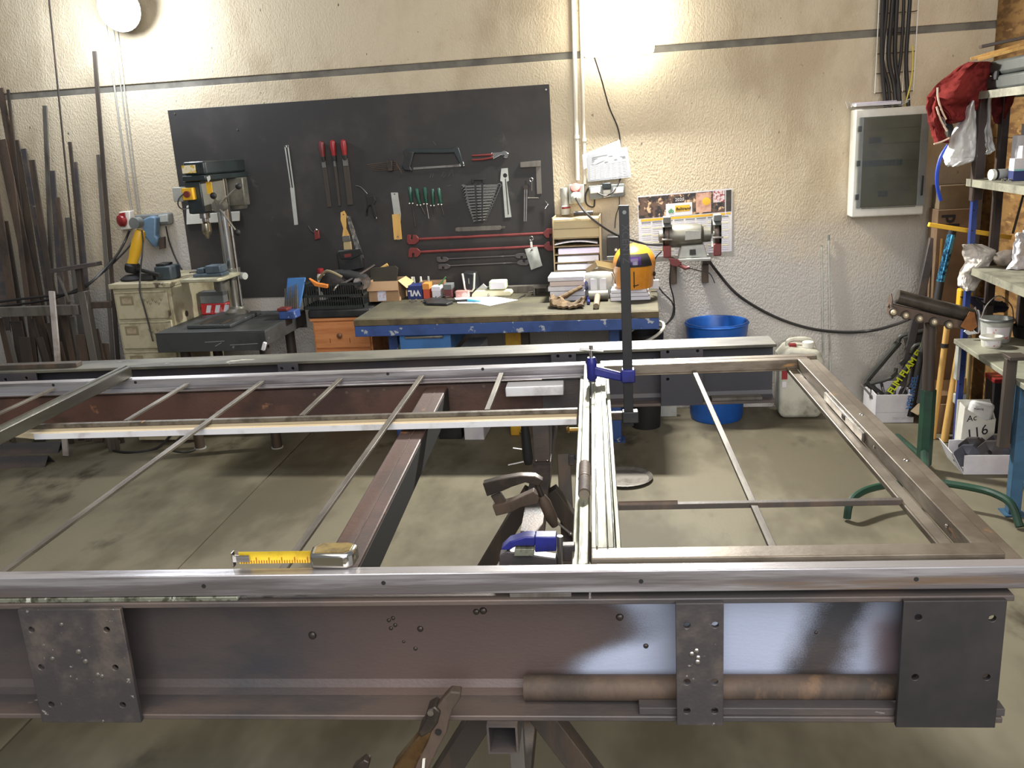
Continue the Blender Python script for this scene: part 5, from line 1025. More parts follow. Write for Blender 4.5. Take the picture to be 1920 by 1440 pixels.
B(G().prism([(hx0+.19,hy0-.001,hz0+.02),(hx0+.212,hy0-.001,hz0+.024),(hx0+.212,hy0-.001,hz0+.005),(hx0+.195,hy0-.001,hz0-.012)], (0,-.001,0)), 'paper_tag', M_white, dp)
bzl = D(380,400,5.0).z
B(G().box(D(356,380,5.0).x,D(386,380,5.0).x,4.97,5.12,bzl,hz0), 'head_casting', M_dgreen, dp, .008)
B(G().prism([(D(386,380,5.0).x,4.975,bzl+.01),(D(424,380,5.15).x,5.15,bzl+.01),(D(424,380,5.15).x-.05,5.24,bzl+.01),(D(386,380,5.0).x,5.24,bzl+.01)], (0,0,hz0-bzl-.01)), 'head_side', M_iron, dp, .006)
B(G().box(D(424,380,5.25).x,D(460,380,5.25).x,5.25,5.32,bzl+.02,hz0), 'motor_mount', M_iron, dp, .006); B(G().lathe([(.07,0),(.075,.02),(.075,.16),(.06,.19)], (D(440,375,5.4).x,5.40,bzl-.005), (0,0,1), 20), 'motor', M_iron, dp)
B(G().box(D(388,360,4.97).x,D(398,360,4.97).x,4.972,4.976,bzl+.11,hz0-.01), 'warning_label', M_yel, dp)
sw = B(G().box(D(345,368,4.95).x,D(365,368,4.95).x,4.93,4.98,D(355,375,4.95).z,D(355,352,4.95).z), 'switch_box', M_yel, dp, .004); p = D(352,364,4.93); B(G().cyl(p, p+Vector((0,-.018,0)), .018, n=18), 'stop_button', M_redw, sw); B(G().box(D(328,370,4.96).x,D(345,370,4.96).x,4.94,5.0,D(340,378,4.95).z,D(340,351,4.95).z), 'junction_box', M_lgray, dp, .004)
B(G().tube([D(345,362,4.92), D(336,372,4.9), D(334,384,4.9), D(342,392,4.92), D(354,390,4.96)], .004, 7, res=4), 'switch_lead', M_cable, dp)
hub = D(415,386,4.98); hu = B(G().cyl(hub+Vector((-.02,.06,0)), hub+Vector((-.01,-.03,0)), .034, n=20), 'feed_hub', M_iron, dp)
for ex, ey, kx in ((400,367,-1),(447,349,0),(445,436,1)):
    e = D(ex, ey, 4.93); B(G().cyl(hub+Vector((-.012,-.02,0)), e, .006, n=8), 'feed_lever', M_chrome, hu)
    B(G().sph(e, .019), 'ball_grip', M_rubber, hu)
qx = D(388,430,5.03).x; qz = bzl
B(G().lathe([(.03,0),(.03,-.03),(.02,-.032),(.02,-.05)], (qx,5.03,qz), (0,0,1), 18), 'quill', M_tool, dp); B(G().lathe([(.016,0),(.026,-.012),(.028,-.05),(.024,-.07),(.012,-.085),(.008,-.10)], (qx,5.03,qz-.05), (0,0,1), 18), 'chuck', mat('brass_chrome',(186,178,156),.22,.95), dp)
tzz = D(400,515,5.05).z
B(G().prism([(cx-.19,4.88,tzz-.022),(cx+.05,4.88,tzz-.022),(cx+.07,4.92,tzz-.022),(cx+.07,5.14,tzz-.022),(cx-.17,5.14,tzz-.022)], (0,0,.022)), 'work_table', mat('cream_iron',(186,182,156),.45,.3,(160,156,130),7), dp, .006)
B(G().lathe([(.05,0),(.05,.07)], (cx,cy,tzz-.05), (0,0,1), 20), 'table_collar', M_iron, dp); B(G().cyl((cx-.02,5.06,tzz-.10),(cx-.02,5.06,tzz-.02), .04, n=18), 'table_bracket', M_iron, dp); B(G().cyl((cx+.05,cy,tzz-.03),(cx+.09,cy-.02,tzz-.03), .022, n=14), 'table_crank', M_lgray, dp)
vi = thing('machine_vice', 'blue-grey machine vice on the drill press table', 'vice', (cx-.06,5.0,tzz)); B(G().box(cx-.14,cx+.045,4.95,5.05,tzz+.0005,tzz+.02), 'base', M_vise, vi, .004); B(G().box(cx-.06,cx+.035,4.955,5.045,tzz+.02,tzz+.065), 'fixed_jaw', M_vise, vi, .005); B(G().box(cx-.12,cx-.075,4.965,5.035,tzz+.02,tzz+.05), 'moving_jaw', M_vise, vi, .004); B(G().cyl((cx-.16,5.0,tzz+.03),(cx-.12,5.0,tzz+.03), .011, n=10), 'screw_end', M_tool, vi); B(G().cyl((cx-.155,4.95,tzz+.03),(cx-.155,5.05,tzz+.03), .004, n=8), 'handle', M_tool, vi)
xb0 = -2.815
t = carton('box', 'red and white carton under the grey box on the metal table', 'box', xb0,xb0+.20,5.265,5.335,tz+.001,tz+.07, mat('red_white_box',(186,44,46),.5,0,(214,120,116),12,.55,.6)); B(G().box(xb0+.2,xb0+.205,5.265,5.335,tz+.001,tz+.07), 'white_end', M_paper, t)
for k in range(3): B(G().prism([(xb0+.03+.06*k,5.2645,tz+.012),(xb0+.06+.06*k,5.2645,tz+.012),(xb0+.075+.06*k,5.2645,tz+.06),(xb0+.045+.06*k,5.2645,tz+.06)], (0,-.0008,0)), 'white_stripe', M_paper, t)
t = carton('box', 'plain grey box stacked on the red and white carton', 'box', xb0-.0,xb0+.16,5.268,5.335,tz+.071,tz+.145, M_gray); B(G().box(xb0-.002,xb0+.162,5.266,5.337,tz+.12,tz+.147), 'lid', mat('dark_grey_lid',(86,88,88),.5), t, .002)
t = thing('drill_bit_case', 'open blue drill bit case with rows of bits on the metal table', 'drill bits', (-2.22,5.15,tz))
ax, ay = D(540,560,5.12).x, 5.12
B(G().box(ax-.03,ax+.07,ay-.10,ay+.0,tz,tz+.05), 'base', M_blue, t, .006); B(G().prism([(ax-.03,ay-.0,tz+.05),(ax+.07,ay-.0,tz+.05),(ax+.10,ay+.07,tz+.225),(ax-.02,ay+.07,tz+.225)], (0,.012,0)), 'lid', M_blued, t, .006); B(G().box(ax-.035,ax+.03,ay-.105,ay-.03,tz+.05,tz+.068), 'red_insert', M_redw, t, .004)
for r in range(3):
    for k in range(8):
        x = ax-.02+k*.0115; b_ = Vector((x, ay-.025+.012*r, tz+.05)); B(G().cyl(b_, b_+Vector((.004,.012,.05+.035*r+.004*k)), .0028, n=6), 'drill_bit', M_tool, t)
o = B(G().cbox((tx1-.012,ty0-.010,tz-.09), .02, .02, .05, Matrix.Rotation(.4,3,'Y')), 'tangled_strap', M_paper, None, .004); tag(o, 'small white rag scrap hanging at the metal table corner', 'rag')
# ---- filing cabinet
fx0, fx1, fy0, fy1, fz = D(207,538,4.95).x, D(314,527,4.95).x, 4.95, 5.52, 1.02
fc = thing('filing_cabinet', 'worn cream steel filing cabinet with labelled drawers', 'filing cabinet', ((fx0+fx1)/2, 5.2, 0))
B(G().box(fx0,fx1,fy0+.018,fy1,.02,fz-.03), 'carcass', M_cream, fc, .003); B(G().box(fx0-.012,fx1+.012,fy0-.005,fy1,fz-.03,fz), 'top', M_cream, fc, .004); B(G().box(fx0+.01,fx1-.01,fy0+.03,fy1-.02,0,.02), 'plinth', M_dkst, fc)
for k in range(5):
    z1_ = fz-.045-k*.185; dr = B(G().box(fx0+.018,fx1-.018,fy0,fy0+.017,z1_-.172,z1_), 'drawer', M_cream, fc, .004)
    B(G().box(fx0+.05,fx0+.135,fy0-.004,fy0,z1_-.085,z1_-.03), 'label_holder', mat('worn_label_frame',(140,130,104),.5,.2), dr, .001); B(G().box(fx0+.062,fx0+.123,fy0-.0055,fy0-.004,z1_-.076,z1_-.042), 'label', mat('brown_label',(166,152,124),.8,0,(130,114,90),20), dr)
    g = G()
    for j in range(7): a_ = Vector((fx0+.20+.018*j, fy0-.0008, z1_-.05-.012*(j%3))); g.tube([a_, a_+Vector((.006,0,-.016)), a_+Vector((.014,0,-.002))], .0011, 4)
    B(g, 'pen_scribble', M_ink, dr); B(G().box(fx0+.018,fx1-.018,fy0-.008,fy0,z1_-.012,z1_-.002), 'grip_lip', M_cream, dr, .002)
for k in range(2): p = Vector((fx1+.0005, fy0+.16+.2*k, fz-.22)); B(G().cyl(p, p+Vector((.003,0,0)), .018, n=14), 'vent_plug', M_greenst, fc)
# things on the filing cabinet
yy = 5.12
def Q(x, y, Y=yy): return PY(x, y, Y)
t = thing('yellow_angle_grinder', 'yellow angle grinder standing on its disc on the filing cabinet', 'grinder', Q(247,525))
a = Q(264,432); b = Q(247,500); B(G().lathe([(.024,0),(.032,.015),(.036,.08),(.036,.14),(.03,.19),(.034,(b-a).length)], a, b-a, 16), 'body', M_yel, t)
B(G().lathe([(.04,0),(.048,.015),(.048,.045),(.03,.06)], b+Vector((0,0,-.035)), (.25,0,1), 18), 'gear_head', M_rubber, t); zf = fz+.001
B(G().lathe([(.01,0),(.085,0),(.088,.012),(.06,.03),(.01,.032)], (b.x+.012,yy,zf), (0,0,1), 26), 'guard', M_rubber, t); B(G().cyl(b+Vector((.03,-.02,-.01)), Q(300,516,4.99), .012, n=10), 'side_handle', M_rubber, t)
a2 = Q(256,418); B(G().cyl(a2+Vector((0,-.03,0)), a2+Vector((0,.03,0)), .034, n=18), 'end_cap', M_gray, t)
t = thing('blue_jigsaw', 'dusty blue hand tool hanging in front of the grey socket box', 'power tool', W(292,465,.1)); B(wpoly([(276,410),(290,404),(301,406),(300,440),(305,446),(300,462),(294,460),(283,446),(277,440)], .085, .06), 'body', mat('dusty_blue_tool',(104,132,156),.5,0,(84,108,130),7), t, .010); B(wpoly([(301,445),(311,443),(312,465),(303,467)], .10, .03), 'shoe', M_dkst, t, .002); B(G().cyl(W(262,412,.11), W(278,414,.11), .012, n=10), 'spindle', M_dtool, t)
t = thing('battery_charger', 'dark charger block on the right of the filing cabinet top', 'charger', (fx1-.07,5.1,fz)); B(G().box(fx1-.13,fx1-.02,5.04,5.16,fz+.0005,fz+.085), 'block', mat('dark_teal_plastic',(58,68,72),.5), t, .01); B(G().box(fx1-.12,fx1-.06,5.05,5.15,fz+.085,fz+.10), 'cradle', M_rubber, t, .004)
o = B(G().cbox((fx1-.19,5.08,fz+.02), .09, .08, .038), 'small_case', M_black, None, .008); tag(o, 'low black case between grinder and charger on the cabinet', 'case')
# ================================================================ STEEL STOCK LEANING AT THE LEFT
rk = thing('bar_rack', 'grey welded rack holding the leaning steel stock at left', 'rack', PY(165,670,4.9))
Yr = 4.92
p0, p1 = PY(-260,590,Yr), PY(150,580,Yr); zr = p1.z
B(G().box(p0.x-1.2,p1.x,Yr-.02,Yr+.02,zr-.03,zr+.03), 'front_rail', M_gryst, rk, .003)
pa = PY(153,560,Yr); B(G().bar(Vector((pa.x+.02,Yr,zr+.11)), Vector((pa.x+.02,Yr,0)), .05, .05, (1,0,0)), 'post', M_gryst, rk, .003)
B(G().box(pa.x-.02,pa.x+.03,Yr+.02,4.955,zr+.0,zr+.04).box(pa.x+.03,pa.x+.18,4.93,4.955,zr+.0,zr+.04), 'side_rail', M_dkst, rk, .003)
B(G().bar(Vector((pa.x+.01,Yr,zr+.09)), PY(147,500,Yr), .032, .032), 'stem', M_dkst, rk, .002); B(G().bar(PY(98,508,Yr-.02), PY(186,494,Yr-.02), .06, .024, (0,1,0)), 'support_head', M_mill, rk, .002); B(G().bar(PY(108,514,Yr), PY(130,566,Yr), .012, .012), 'brace', M_gryst, rk, .001)
B(G().bar(Vector((p0.x-1.0,Yr,zr)), Vector((p0.x-1.0,Yr,0)), .05, .05, (1,0,0)), 'post', M_gryst, rk, .003)
BARS = [ # top px, px at y=680, width px, thickness, material, word
 ((0,165),(92,680),13,.01,M_rust,'brown flat bar'), ((15,168),(70,680),6,.02,M_dkst,'thin dark bar'), ((29,263),(95,680),13,.03,M_dkst,'dark box section'), ((44,279),(112,680),11,.03,M_mill,'black box section'),
 ((2,262),(90,680),22,.012,M_rust,'wide rust-brown flat bar'), ((84,198),(104,680),9,.012,M_gryst,'grey flat bar with bright streak'), ((86,-60),(160,680),3,.008,M_dkst,'very tall thin rod'), ((131,266),(172,680),7,.02,M_dkst,'dark angle bar'),
 ((141,304),(176,680),8,.02,M_mill,'black angle bar'), ((177,96),(222,680),8,.03,M_dkst,'tall dark grey tube'), ((184,290),(212,680),7,.03,M_gryst,'mid-height grey tube'), ((98,320),(124,680),11,.03,M_mill,'short black tube'),
 ((128,408),(160,680),14,.012,M_gryst,'bar with slanted cut top'), ((72,410),(128,680),12,.006,M_rust,'pointed rusty strip'), ((8,415),(52,680),16,.03,M_dkst,'dark channel'), ((22,330),(66,680),10,.02,M_rust,'rusty square bar'),
 ((60,300),(116,680),12,.02,M_dkst,'dark square bar'), ((-30,220),(40,680),18,.03,M_rust,'rusty channel'), ((-20,320),(20,680),16,.02,M_mill,'black flat bar'), ((108,370),(140,680),9,.02,M_rust,'slim rusty bar')]
RANK = {id(b_): k for k, b_ in enumerate(sorted(BARS, key=lambda q: q[0][0]))}
for i, (tp_, bt_, w, th, mm, word) in enumerate(BARS):
    yt = 5.55-.0125*i; yb_ = yt-.2; a = PY(tp_[0], tp_[1], yt); k0, k1 = 0.5, 2.5
    for _ in range(30):
        k = (k0+k1)/2; c = PY(tp_[0]+(bt_[0]-tp_[0])*k, tp_[1]+(bt_[1]-tp_[1])*k, yb_)
        if c.z > .002: k0 = k
        else: k1 = k
    o = B(G().bar(a, c, w*3.3/1000, min(th, .0095), (1,0,0)), 'steel_bar', mm, None, .001)
    tag(o, word+', '+ORD[RANK[id(BARS[i])]]+' top from the left in the leaning stock', 'steel bar', 'steel stock leaning at left')
random.seed(5)
for i in range(16):
    x = -30+i*15; yt = 590+random.uniform(0,55); a = PY(x, yt, 4.962+.0085*((i*7) % 16)); b = Vector((a.x+random.uniform(-.05,.08), a.y, .002))
    o = B(G().bar(b, a, random.choice((.03,.04,.06,.08)), .007, (1,0,0)), 'steel_offcut', random.choice((M_dkst,M_rust,M_gryst)), None, .001)
    tag(o, ORD[i]+' short steel offcut from the left standing in the shade under the bar rack', 'steel offcut', 'offcuts under the rack')
a = PY(97,546,4.80); b = PZ(124,856,0); o = B(G().bar(a, b+Vector((0,0,.004)), .036, .012, (1,0,0)), 'white_flat_bar', mat('pale_flat_bar',(190,182,176),.6,.2,(150,136,128),8), None, .001); tag(o, 'pale flat bar with stained face standing before the rack', 'steel bar')
# pieces on the floor at left
for i, (xa, ya, xb, yb) in enumerate(((-60,842,116,836),(-60,866,92,862))):
    a = PZ(xa, ya, .03); b = PZ(xb, yb, .03); t = thing('angle_iron', ('back angle iron piece lying on the floor at far left', 'front angle iron piece lying on the floor at far left')[i], 'angle iron', (a+b)/2, 'angle irons on the floor')
    B(G().prism([a+Vector((0,0,.03)), a+Vector((0,-.05,-.03)), a+Vector((0,-.045,-.03)), a+Vector((0,0,.024)), a+Vector((0,.045,-.03)), a+Vector((0,.05,-.03))], b-a), 'profile', M_mill, t)
o = B(G().bar(PZ(215,845,0), PZ(213,845,0)+Vector((0,0,.32)), .05, .05, (1,0,0)), 'steel_stub', M_gryst, None, .003); tag(o, 'short grey tube stub standing on the floor under the rack', 'steel stub')
# ================================================================ RIGHT SIDE
def R_(x, y, Y): return PY(x, y, Y)
def rowmesh(rows, Y, bulge=.05, fold=.012, n=10, th=.03, ph=0.0, fr=9):
    """cloth-like body: rows = (y, xl, xr[, dY]) outline in depth Y"""
    g = G(); rr = []
    for r in rows: rr.append((r[0], r[1], r[2], r[3] if len(r) > 3 else 0.0))
    m = len(rr)*2-1
    def at(u):
        f = u*(len(rr)-1); i = min(int(f), len(rr)-2); k = f-i
        return [rr[i][q]*(1-k)+rr[i+1][q]*k for q in range(4)]
    def fn(s, u):
        y, xl, xr, dy = at(u)
        k1 = noise.noise(Vector((s*3.1+ph, u*3.7, 1.3))); k2 = noise.noise(Vector((s*8+ph, u*9, 4.1))); k3 = noise.noise(Vector((ph+u*7, s*2, 9)))
        return R_(xl+(xr-xl)*s+2.5*k3*(1-2*abs(s-.5))*0+3.0*k3, y+2*k1, Y+dy-bulge*math.sin(math.pi*s)*(1+.5*k1)-fold*math.sin(fr*s+6*u+ph)-fold*2.2*k1-fold*1.6*abs(k2))
    def fb(s, u):
        y, xl, xr, dy = at(u); return R_(xl+(xr-xl)*(.04+.92*s), y, Y+dy+th)
    n = n*2; m = m*2
    g.grid(fn, n, m*2); n0 = len(g.v); g.grid(fb, n, m*2)
    nu, nv = n, m*2
    rim = [i for i in range(nu+1)]+[j*(nu+1)+nu for j in range(1, nv+1)]+[nv*(nu+1)+i for i in range(nu-1, -1, -1)]+[j*(nu+1) for j in range(nv-1, 0, -1)]
    for a, b in zip(rim, rim[1:]+rim[:1]): g.f.append([a, b, n0+b, n0+a])
    return g
# blue drum and jerrycan by the wall
t = thing('blue_drum', 'blue plastic drum standing against the wall behind the far beam', 'drum', (.41,5.385,0))
B(G().lathe([(.02,.001),(.152,.001),(.16,.03),(.166,.2),(.172,.21),(.166,.22),(.176,.5),(.186,.59),(.186,.605),(.176,.605),(.17,.59),(.15,.03),(.02,.02)], (.41,5.385,0), (0,0,1), 40), 'tub', M_bdrum, t)
B(G().lathe([(.187,0),(.192,.008),(.187,.016)], (.41,5.385,.585), (0,0,1), 40, False), 'rim', M_bdrum, t)
jx0, jx1, jy = .775, 1.03, 5.43
M_can = mat('dirty_white_canister',(196,194,178),.5,0,(150,146,130),4,.4,.66,.1,40,(1,1,1),(96,90,78),6,.6,.72)
t = thing('jerrycan', 'dirty white jerrycan with screw cap beside the far beam end', 'jerrycan', (.9,jy,0))
B(G().prism([(jx0+.02,jy-.105,.002),(jx1-.02,jy-.105,.002),(jx1,jy-.105,.04),(jx1,jy-.105,.36),(jx1-.03,jy-.105,.42),(jx0+.05,jy-.105,.44),(jx0,jy-.105,.38),(jx0,jy-.105,.04)], (0,.22,0)), 'body', M_can, t, .025, 4)
B(G().lathe([(.03,0),(.03,.012),(.034,.012),(.034,.04),(.03,.044)], (jx0+.17,jy-.04,.42), (0,0,1), 18), 'cap', M_white, t); B(G().tube([(jx0+.06,jy,.43),(jx0+.07,jy,.465),(jx1-.07,jy+.02,.46),(jx1-.04,jy+.02,.40)], .016, 8, res=4), 'handle', M_can, t)
B(G().box(jx0+.012,jx0+.045,jy-.109,jy-.105,.25,.32), 'red_label', M_redh, t); B(G().box(jx0+.015,jx0+.04,jy-.109,jy-.105,.20,.235), 'white_label', M_paper, t); B(G().box(jx0+.13,jx0+.20,jy-.109,jy-.105,.22,.33), 'paper_label', M_lgray, t); B(G().box(jx0+.14,jx0+.18,jy-.1095,jy-.109,.25,.29), 'label_print', M_ink, t); B(G().box(jx0+.06,jx0+.10,jy-.06,jy-.02,.43,.452), 'red_tag', M_redh, t)
# ---- shelving
X0, Ysh = 1.60, 4.80
sh = thing('shelving_unit', 'slotted steel shelving unit with blue and rusty posts along the right wall', 'shelving', (1.75,4.4,0))
M_post = mat('rusty_slotted_post',(74,62,58),.55,.3,(60,50,48),6)
def post(x, y, z0, z1, mt, w=.036):
    o = B(G().box(x,x+w,y-.003,y,z0,z1).box(x,x+.003,y-w,y-.003,z0,z1), 'post', mt, sh)
    for k in range(int((z1-z0)/.10)): B(G().cyl((x+.018,y-.0032,z0+.05+k*.10),(x+.018,y-.0042,z0+.05+k*.10), .0045, n=8), 'slot', M_rubber, o)
for y in (Ysh, 3.5):
    post(X0, y, 0, 1.335, M_bluep); post(X0-.01, y-.006, 1.30, 1.83, M_post, .062); post(X0+.10, y+.0, .7, 1.80, M_post, .05); post(1.86, y, 0, 1.83, M_post, .05)
def shelf(z_, mt, y1=Ysh+.02, x0=X0-.02, bow=0):
    o = B(G().box(x0,1.915,3.45,y1,z_-.004,z_), 'shelf', mt, sh); B(G().box(x0,x0+.004,3.45,y1,z_-.035,z_-.004).box(x0+.004,1.915,y1-.004,y1,z_-.035,z_-.004), 'shelf_lip', mt, o)
M_shelf = mat('worn_shelf_edge',(148,146,128),.6,.1,(108,106,92),9,.4,.65)
shelf(1.815, M_shelf); shelf(1.405, M_shelf); shelf(.985, M_shelf, Ysh-.1)
B(G().tube([(1.80,Ysh-.03,1.13),(1.84,Ysh-.03,1.36),(1.70,Ysh-.02,1.39)], .006, 6), 'brace', M_dkst, sh)
# low blue table
lt = thing('low_table', 'low blue-legged side table with grey top at the right edge', 'table', (1.73,4.3,0))
B(G().box(1.55,1.90,3.80,4.74,.585,.61), 'top', mat('grey_green_top',(150,150,132),.6,.1,(120,118,104),7), lt, .003); B(G().box(1.56,1.575,4.69,4.735,.40,.585), 'hanger', M_lgray, lt, .002)
for y, xo in ((3.92,0), (4.69,None)):
    l_ = None if xo is None else B(G().box(1.555+xo,1.605+xo,y-.025,y+.025,.006,.585), 'leg', M_bluesh, lt, .003); xo is None or B(G().box(1.535+xo,1.625+xo,y-.045,y+.045,0,.006), 'foot', M_bluesh, l_)
    B(G().box(1.84,1.89,y-.025,y+.025,0,.585), 'leg', M_bluesh, lt, .003)
B(G().box(1.605,1.84,3.905,3.935,.16,.20), 'cross_bar', M_bluesh, lt, .002)
o = B(G().box(1.505,1.548,3.93,3.965,.30,.70).box(1.505,1.58,3.90,3.99,.70,.715), 'steel_upright', M_dkst, None, .002); 
tag(o, 'dark steel upright with flat head clamped to the low table corner', 'steel upright'); o.location.z -= .0
# ---- top shelf things
tc = thing('tool_case', 'grey moulded tool case lying on the top shelf', 'case', (1.75,4.6,1.816))
B(G().box(1.62,1.90,4.30,4.78,1.8165,1.88), 'lower_shell', mat('grey_case',(74,78,74),.5,0,(60,64,60),6), tc, .012); B(G().box(1.625,1.895,4.31,4.77,1.882,1.95), 'lid', mat('grey_case',(74,78,74)), tc, .016); B(G().box(1.612,1.625,4.62,4.68,1.86,1.90), 'latch', M_rubber, tc, .003); B(G().box(1.66,1.70,4.778,4.782,1.90,1.93), 'sticker', M_lgray, tc)
for i, (xa, ya, xb, yb, w, mm, lab) in enumerate(((1838,88,1960,62,.12,M_dkst,'dark plank on the top shelf stack'),(1820,111,1960,70,.02,M_wood,'upper thin wooden strip sticking out over the top shelf'),(1834,112,1960,78,.02,M_wood,'lower thin wooden strip sticking out over the top shelf'))):
    a = R_(xa, ya, 4.80-.02*i); b = R_(xb, yb, 4.74-.05*i); o = B(G().bar(a, b, w, .014, (0,1,0)), 'timber_strip', mm, None, .001); tag(o, lab, 'timber')
# red jacket
jk = thing('red_jacket', 'red fleece jacket draped over the corner of the top shelf', 'jacket', R_(1790,270,4.75))
B(rowmesh([(116,1815,1858,-.02),(130,1792,1858),(148,1768,1856),(165,1752,1852),(182,1737,1846),(198,1738,1838),(214,1760,1826),(226,1772,1812),(232,1774,1790)], 4.76, .07, .014, 14, .05), 'body', M_redc, jk)
B(rowmesh([(182,1737,1764),(205,1737,1762),(228,1740,1766),(250,1746,1772),(268,1751,1780)], 4.74, .04, .008, 8, .04, 1.0), 'sleeve', M_redc, jk)
B(rowmesh([(190,1756,1766),(215,1762,1780),(240,1770,1788),(256,1776,1787)], 4.80, .01, .004, 5, .03), 'lining', mat('dark_lining',(54,56,54),.9), jk)
for pts in ([(1758,164),(1759,185),(1766,208),(1774,224)],[(1751,270),(1765,266),(1780,259)],[(1756,200),(1764,225),(1776,246)]): B(G().tube([R_(x,y,4.675) for x, y in pts], .0045, 6, res=4), 'trim', mat('cream_trim',(206,180,160),.9), jk)
o = B(rowmesh([(172,1862,1906),(196,1858,1898),(218,1860,1886),(232,1864,1878)], 4.80, .03, .008, 8, .04, .5), 'red_cloth', mat('dark_red_cloth',(112,28,34),.9,0,(84,20,26),9)); tag(o, 'dark red cloth hanging behind the shelf post', 'cloth')
o = B(rowmesh([(188,1819,1829),(215,1803,1830),(245,1788,1831),(275,1776,1832),(295,1768,1834),(304,1770,1822),(312,1777,1795)], 4.76, .05, .010, 10, .04, 2.0), 'plastic_bag', M_bag); tag(o, 'white plastic bag hanging below the red jacket', 'bag')
o = B(rowmesh([(176,1853,1859),(235,1848,1858),(262,1846,1862),(282,1850,1866),(290,1846,1856)], 4.79, .02, .006, 6, .02), 'plastic_bag', M_bag); tag(o, 'small clear plastic bag hanging behind the shelf post', 'bag')
tag(B(G().tube([R_(1778,272,4.8), R_(1764,295,4.8), R_(1757,325,4.8), R_(1758,352,4.8), R_(1764,376,4.8)], .009, 8, res=5), 'blue_hose', M_hose), 'short blue hose hanging below the red jacket', 'hose')
# ---- second shelf
sz = 1.4055
for i, (xp, yb, w, h, yy_) in enumerate(((1897,330,.055,.20,4.60),(1908,330,.06,.155,4.52),(1895,330,.05,.10,4.50),(1912,330,.055,.25,4.66))):
    x = R_(xp, yb, yy_).x; x = min(x, 1.84); t = thing('parts_carton', ('tall slim blue and white carton', 'middle blue and white carton', 'low front blue and white carton', 'rear tallest blue and white carton')[i]+' on the second shelf', 'box', (x+w/2, yy_, sz), 'cartons on the second shelf')
    B(G().box(x,x+w,yy_-.03,yy_+.03,sz,sz+h*.45), 'lower_half', M_inkb, t, .001); B(G().box(x,x+w,yy_-.03,yy_+.03,sz+h*.45,sz+h), 'upper_half', M_paper, t, .001); B(G().box(x+.002,x+w-.002,yy_-.0308,yy_-.03,sz+h*.45,sz+h*.53), 'teal_band', mat('teal_print',(130,190,190),.5), t)
t = thing('lying_bottle', 'white capped bottle lying on the second shelf front', 'bottle', (1.66,4.55,sz)); a = Vector((1.615,4.60,sz+.026)); b = a+Vector((.14,.03,0)); B(G().cyl(a+(b-a)*.2, b, .024, n=18), 'body', M_lgray, t); B(G().cyl(a, a+(b-a)*.12, .0255, n=18), 'cap', M_white, t); B(G().cyl(a+(b-a)*.12, a+(b-a)*.2, .025, n=18), 'black_band', M_rubber, t)
for i in range(9):
    p = Vector((1.63+.018*i, 4.50+.012*math.sin(i*2.2), sz+.006)); tag(B(G().lathe([(.007,0),(.007,.005),(.0035,.005),(.0035,.02)], p, (math.cos(i*1.9),math.sin(i*1.9),.1), 6), 'shelf_screw', M_tool), ORD[i]+' loose screw along the front of the second shelf', 'screw', 'screws on the second shelf')
# ---- level, cardboard, tubes between shelving and wall
ca_ = thing('tall_carton', 'tall brown cardboard box standing behind the shelving with letters pl', 'box', (1.66,5.3,0))
x0, x1 = R_(1753,480,5.34).x, R_(1753,480,5.34).x+.20
M_card2 = mat('shaded_carton', (134,108,82), .85, 0, (112,90,68), 4)  # darker cardboard, the shadow on the tall carton put into its colour
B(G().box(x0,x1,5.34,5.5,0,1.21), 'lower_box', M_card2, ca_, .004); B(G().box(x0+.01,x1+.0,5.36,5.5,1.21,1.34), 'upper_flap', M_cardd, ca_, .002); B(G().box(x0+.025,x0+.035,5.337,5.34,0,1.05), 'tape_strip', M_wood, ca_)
txt('pl', .10, Vector((R_(1775,402,5.337).x, 5.3365, R_(1775,402,5.337).z)), (0,0,-1), (1,0,0), M_ink, ca_, bold=.003)
o = B(G().bar(R_(1741,421,4.86), R_(1895,445,4.86), .03, .022, (0,1,0)), 'spirit_level', M_yel, None, .003); tag(o, 'yellow batten lying across the shelving at mid height', 'batten')
t = thing('wrapped_tube', 'black tube wrapped in shiny blue foil leaning on the carton', 'tube', R_(1752,600,5.14)); a = R_(1786,432,5.16); b = R_(1763,528,5.14); c = R_(1748,620,5.08); B(G().cyl(a+(b-a)*.08, b, .022, n=16), 'foil_sleeve', mat('blue_foil',(86,170,214),.2,.6,(30,60,90),40,.4,.6), t); B(G().cyl(b, c+(c-b)*1.5, .021, n=16), 'tube', M_rubber, t); B(G().cyl(a-(b-a)*.05, a+(b-a)*.08, .021, n=16), 'tube_end', M_rubber, t)
for i, (xa, ya, xb, yb) in enumerate(((1750,446,1722,575),(1744,470,1728,600))):
    a = R_(xa, ya, 5.40+.06*i); b = R_(xb, yb, 5.38+.06*i); tag(B(G().bar(a, b+(b-a)*1.2, .045, .03, (1,0,0)), 'black_tube', M_mill, None, .004), ('left','right')[i]+' plain black tube leaning on the wall beside the tall carton', 'tube', 'plain black tubes')
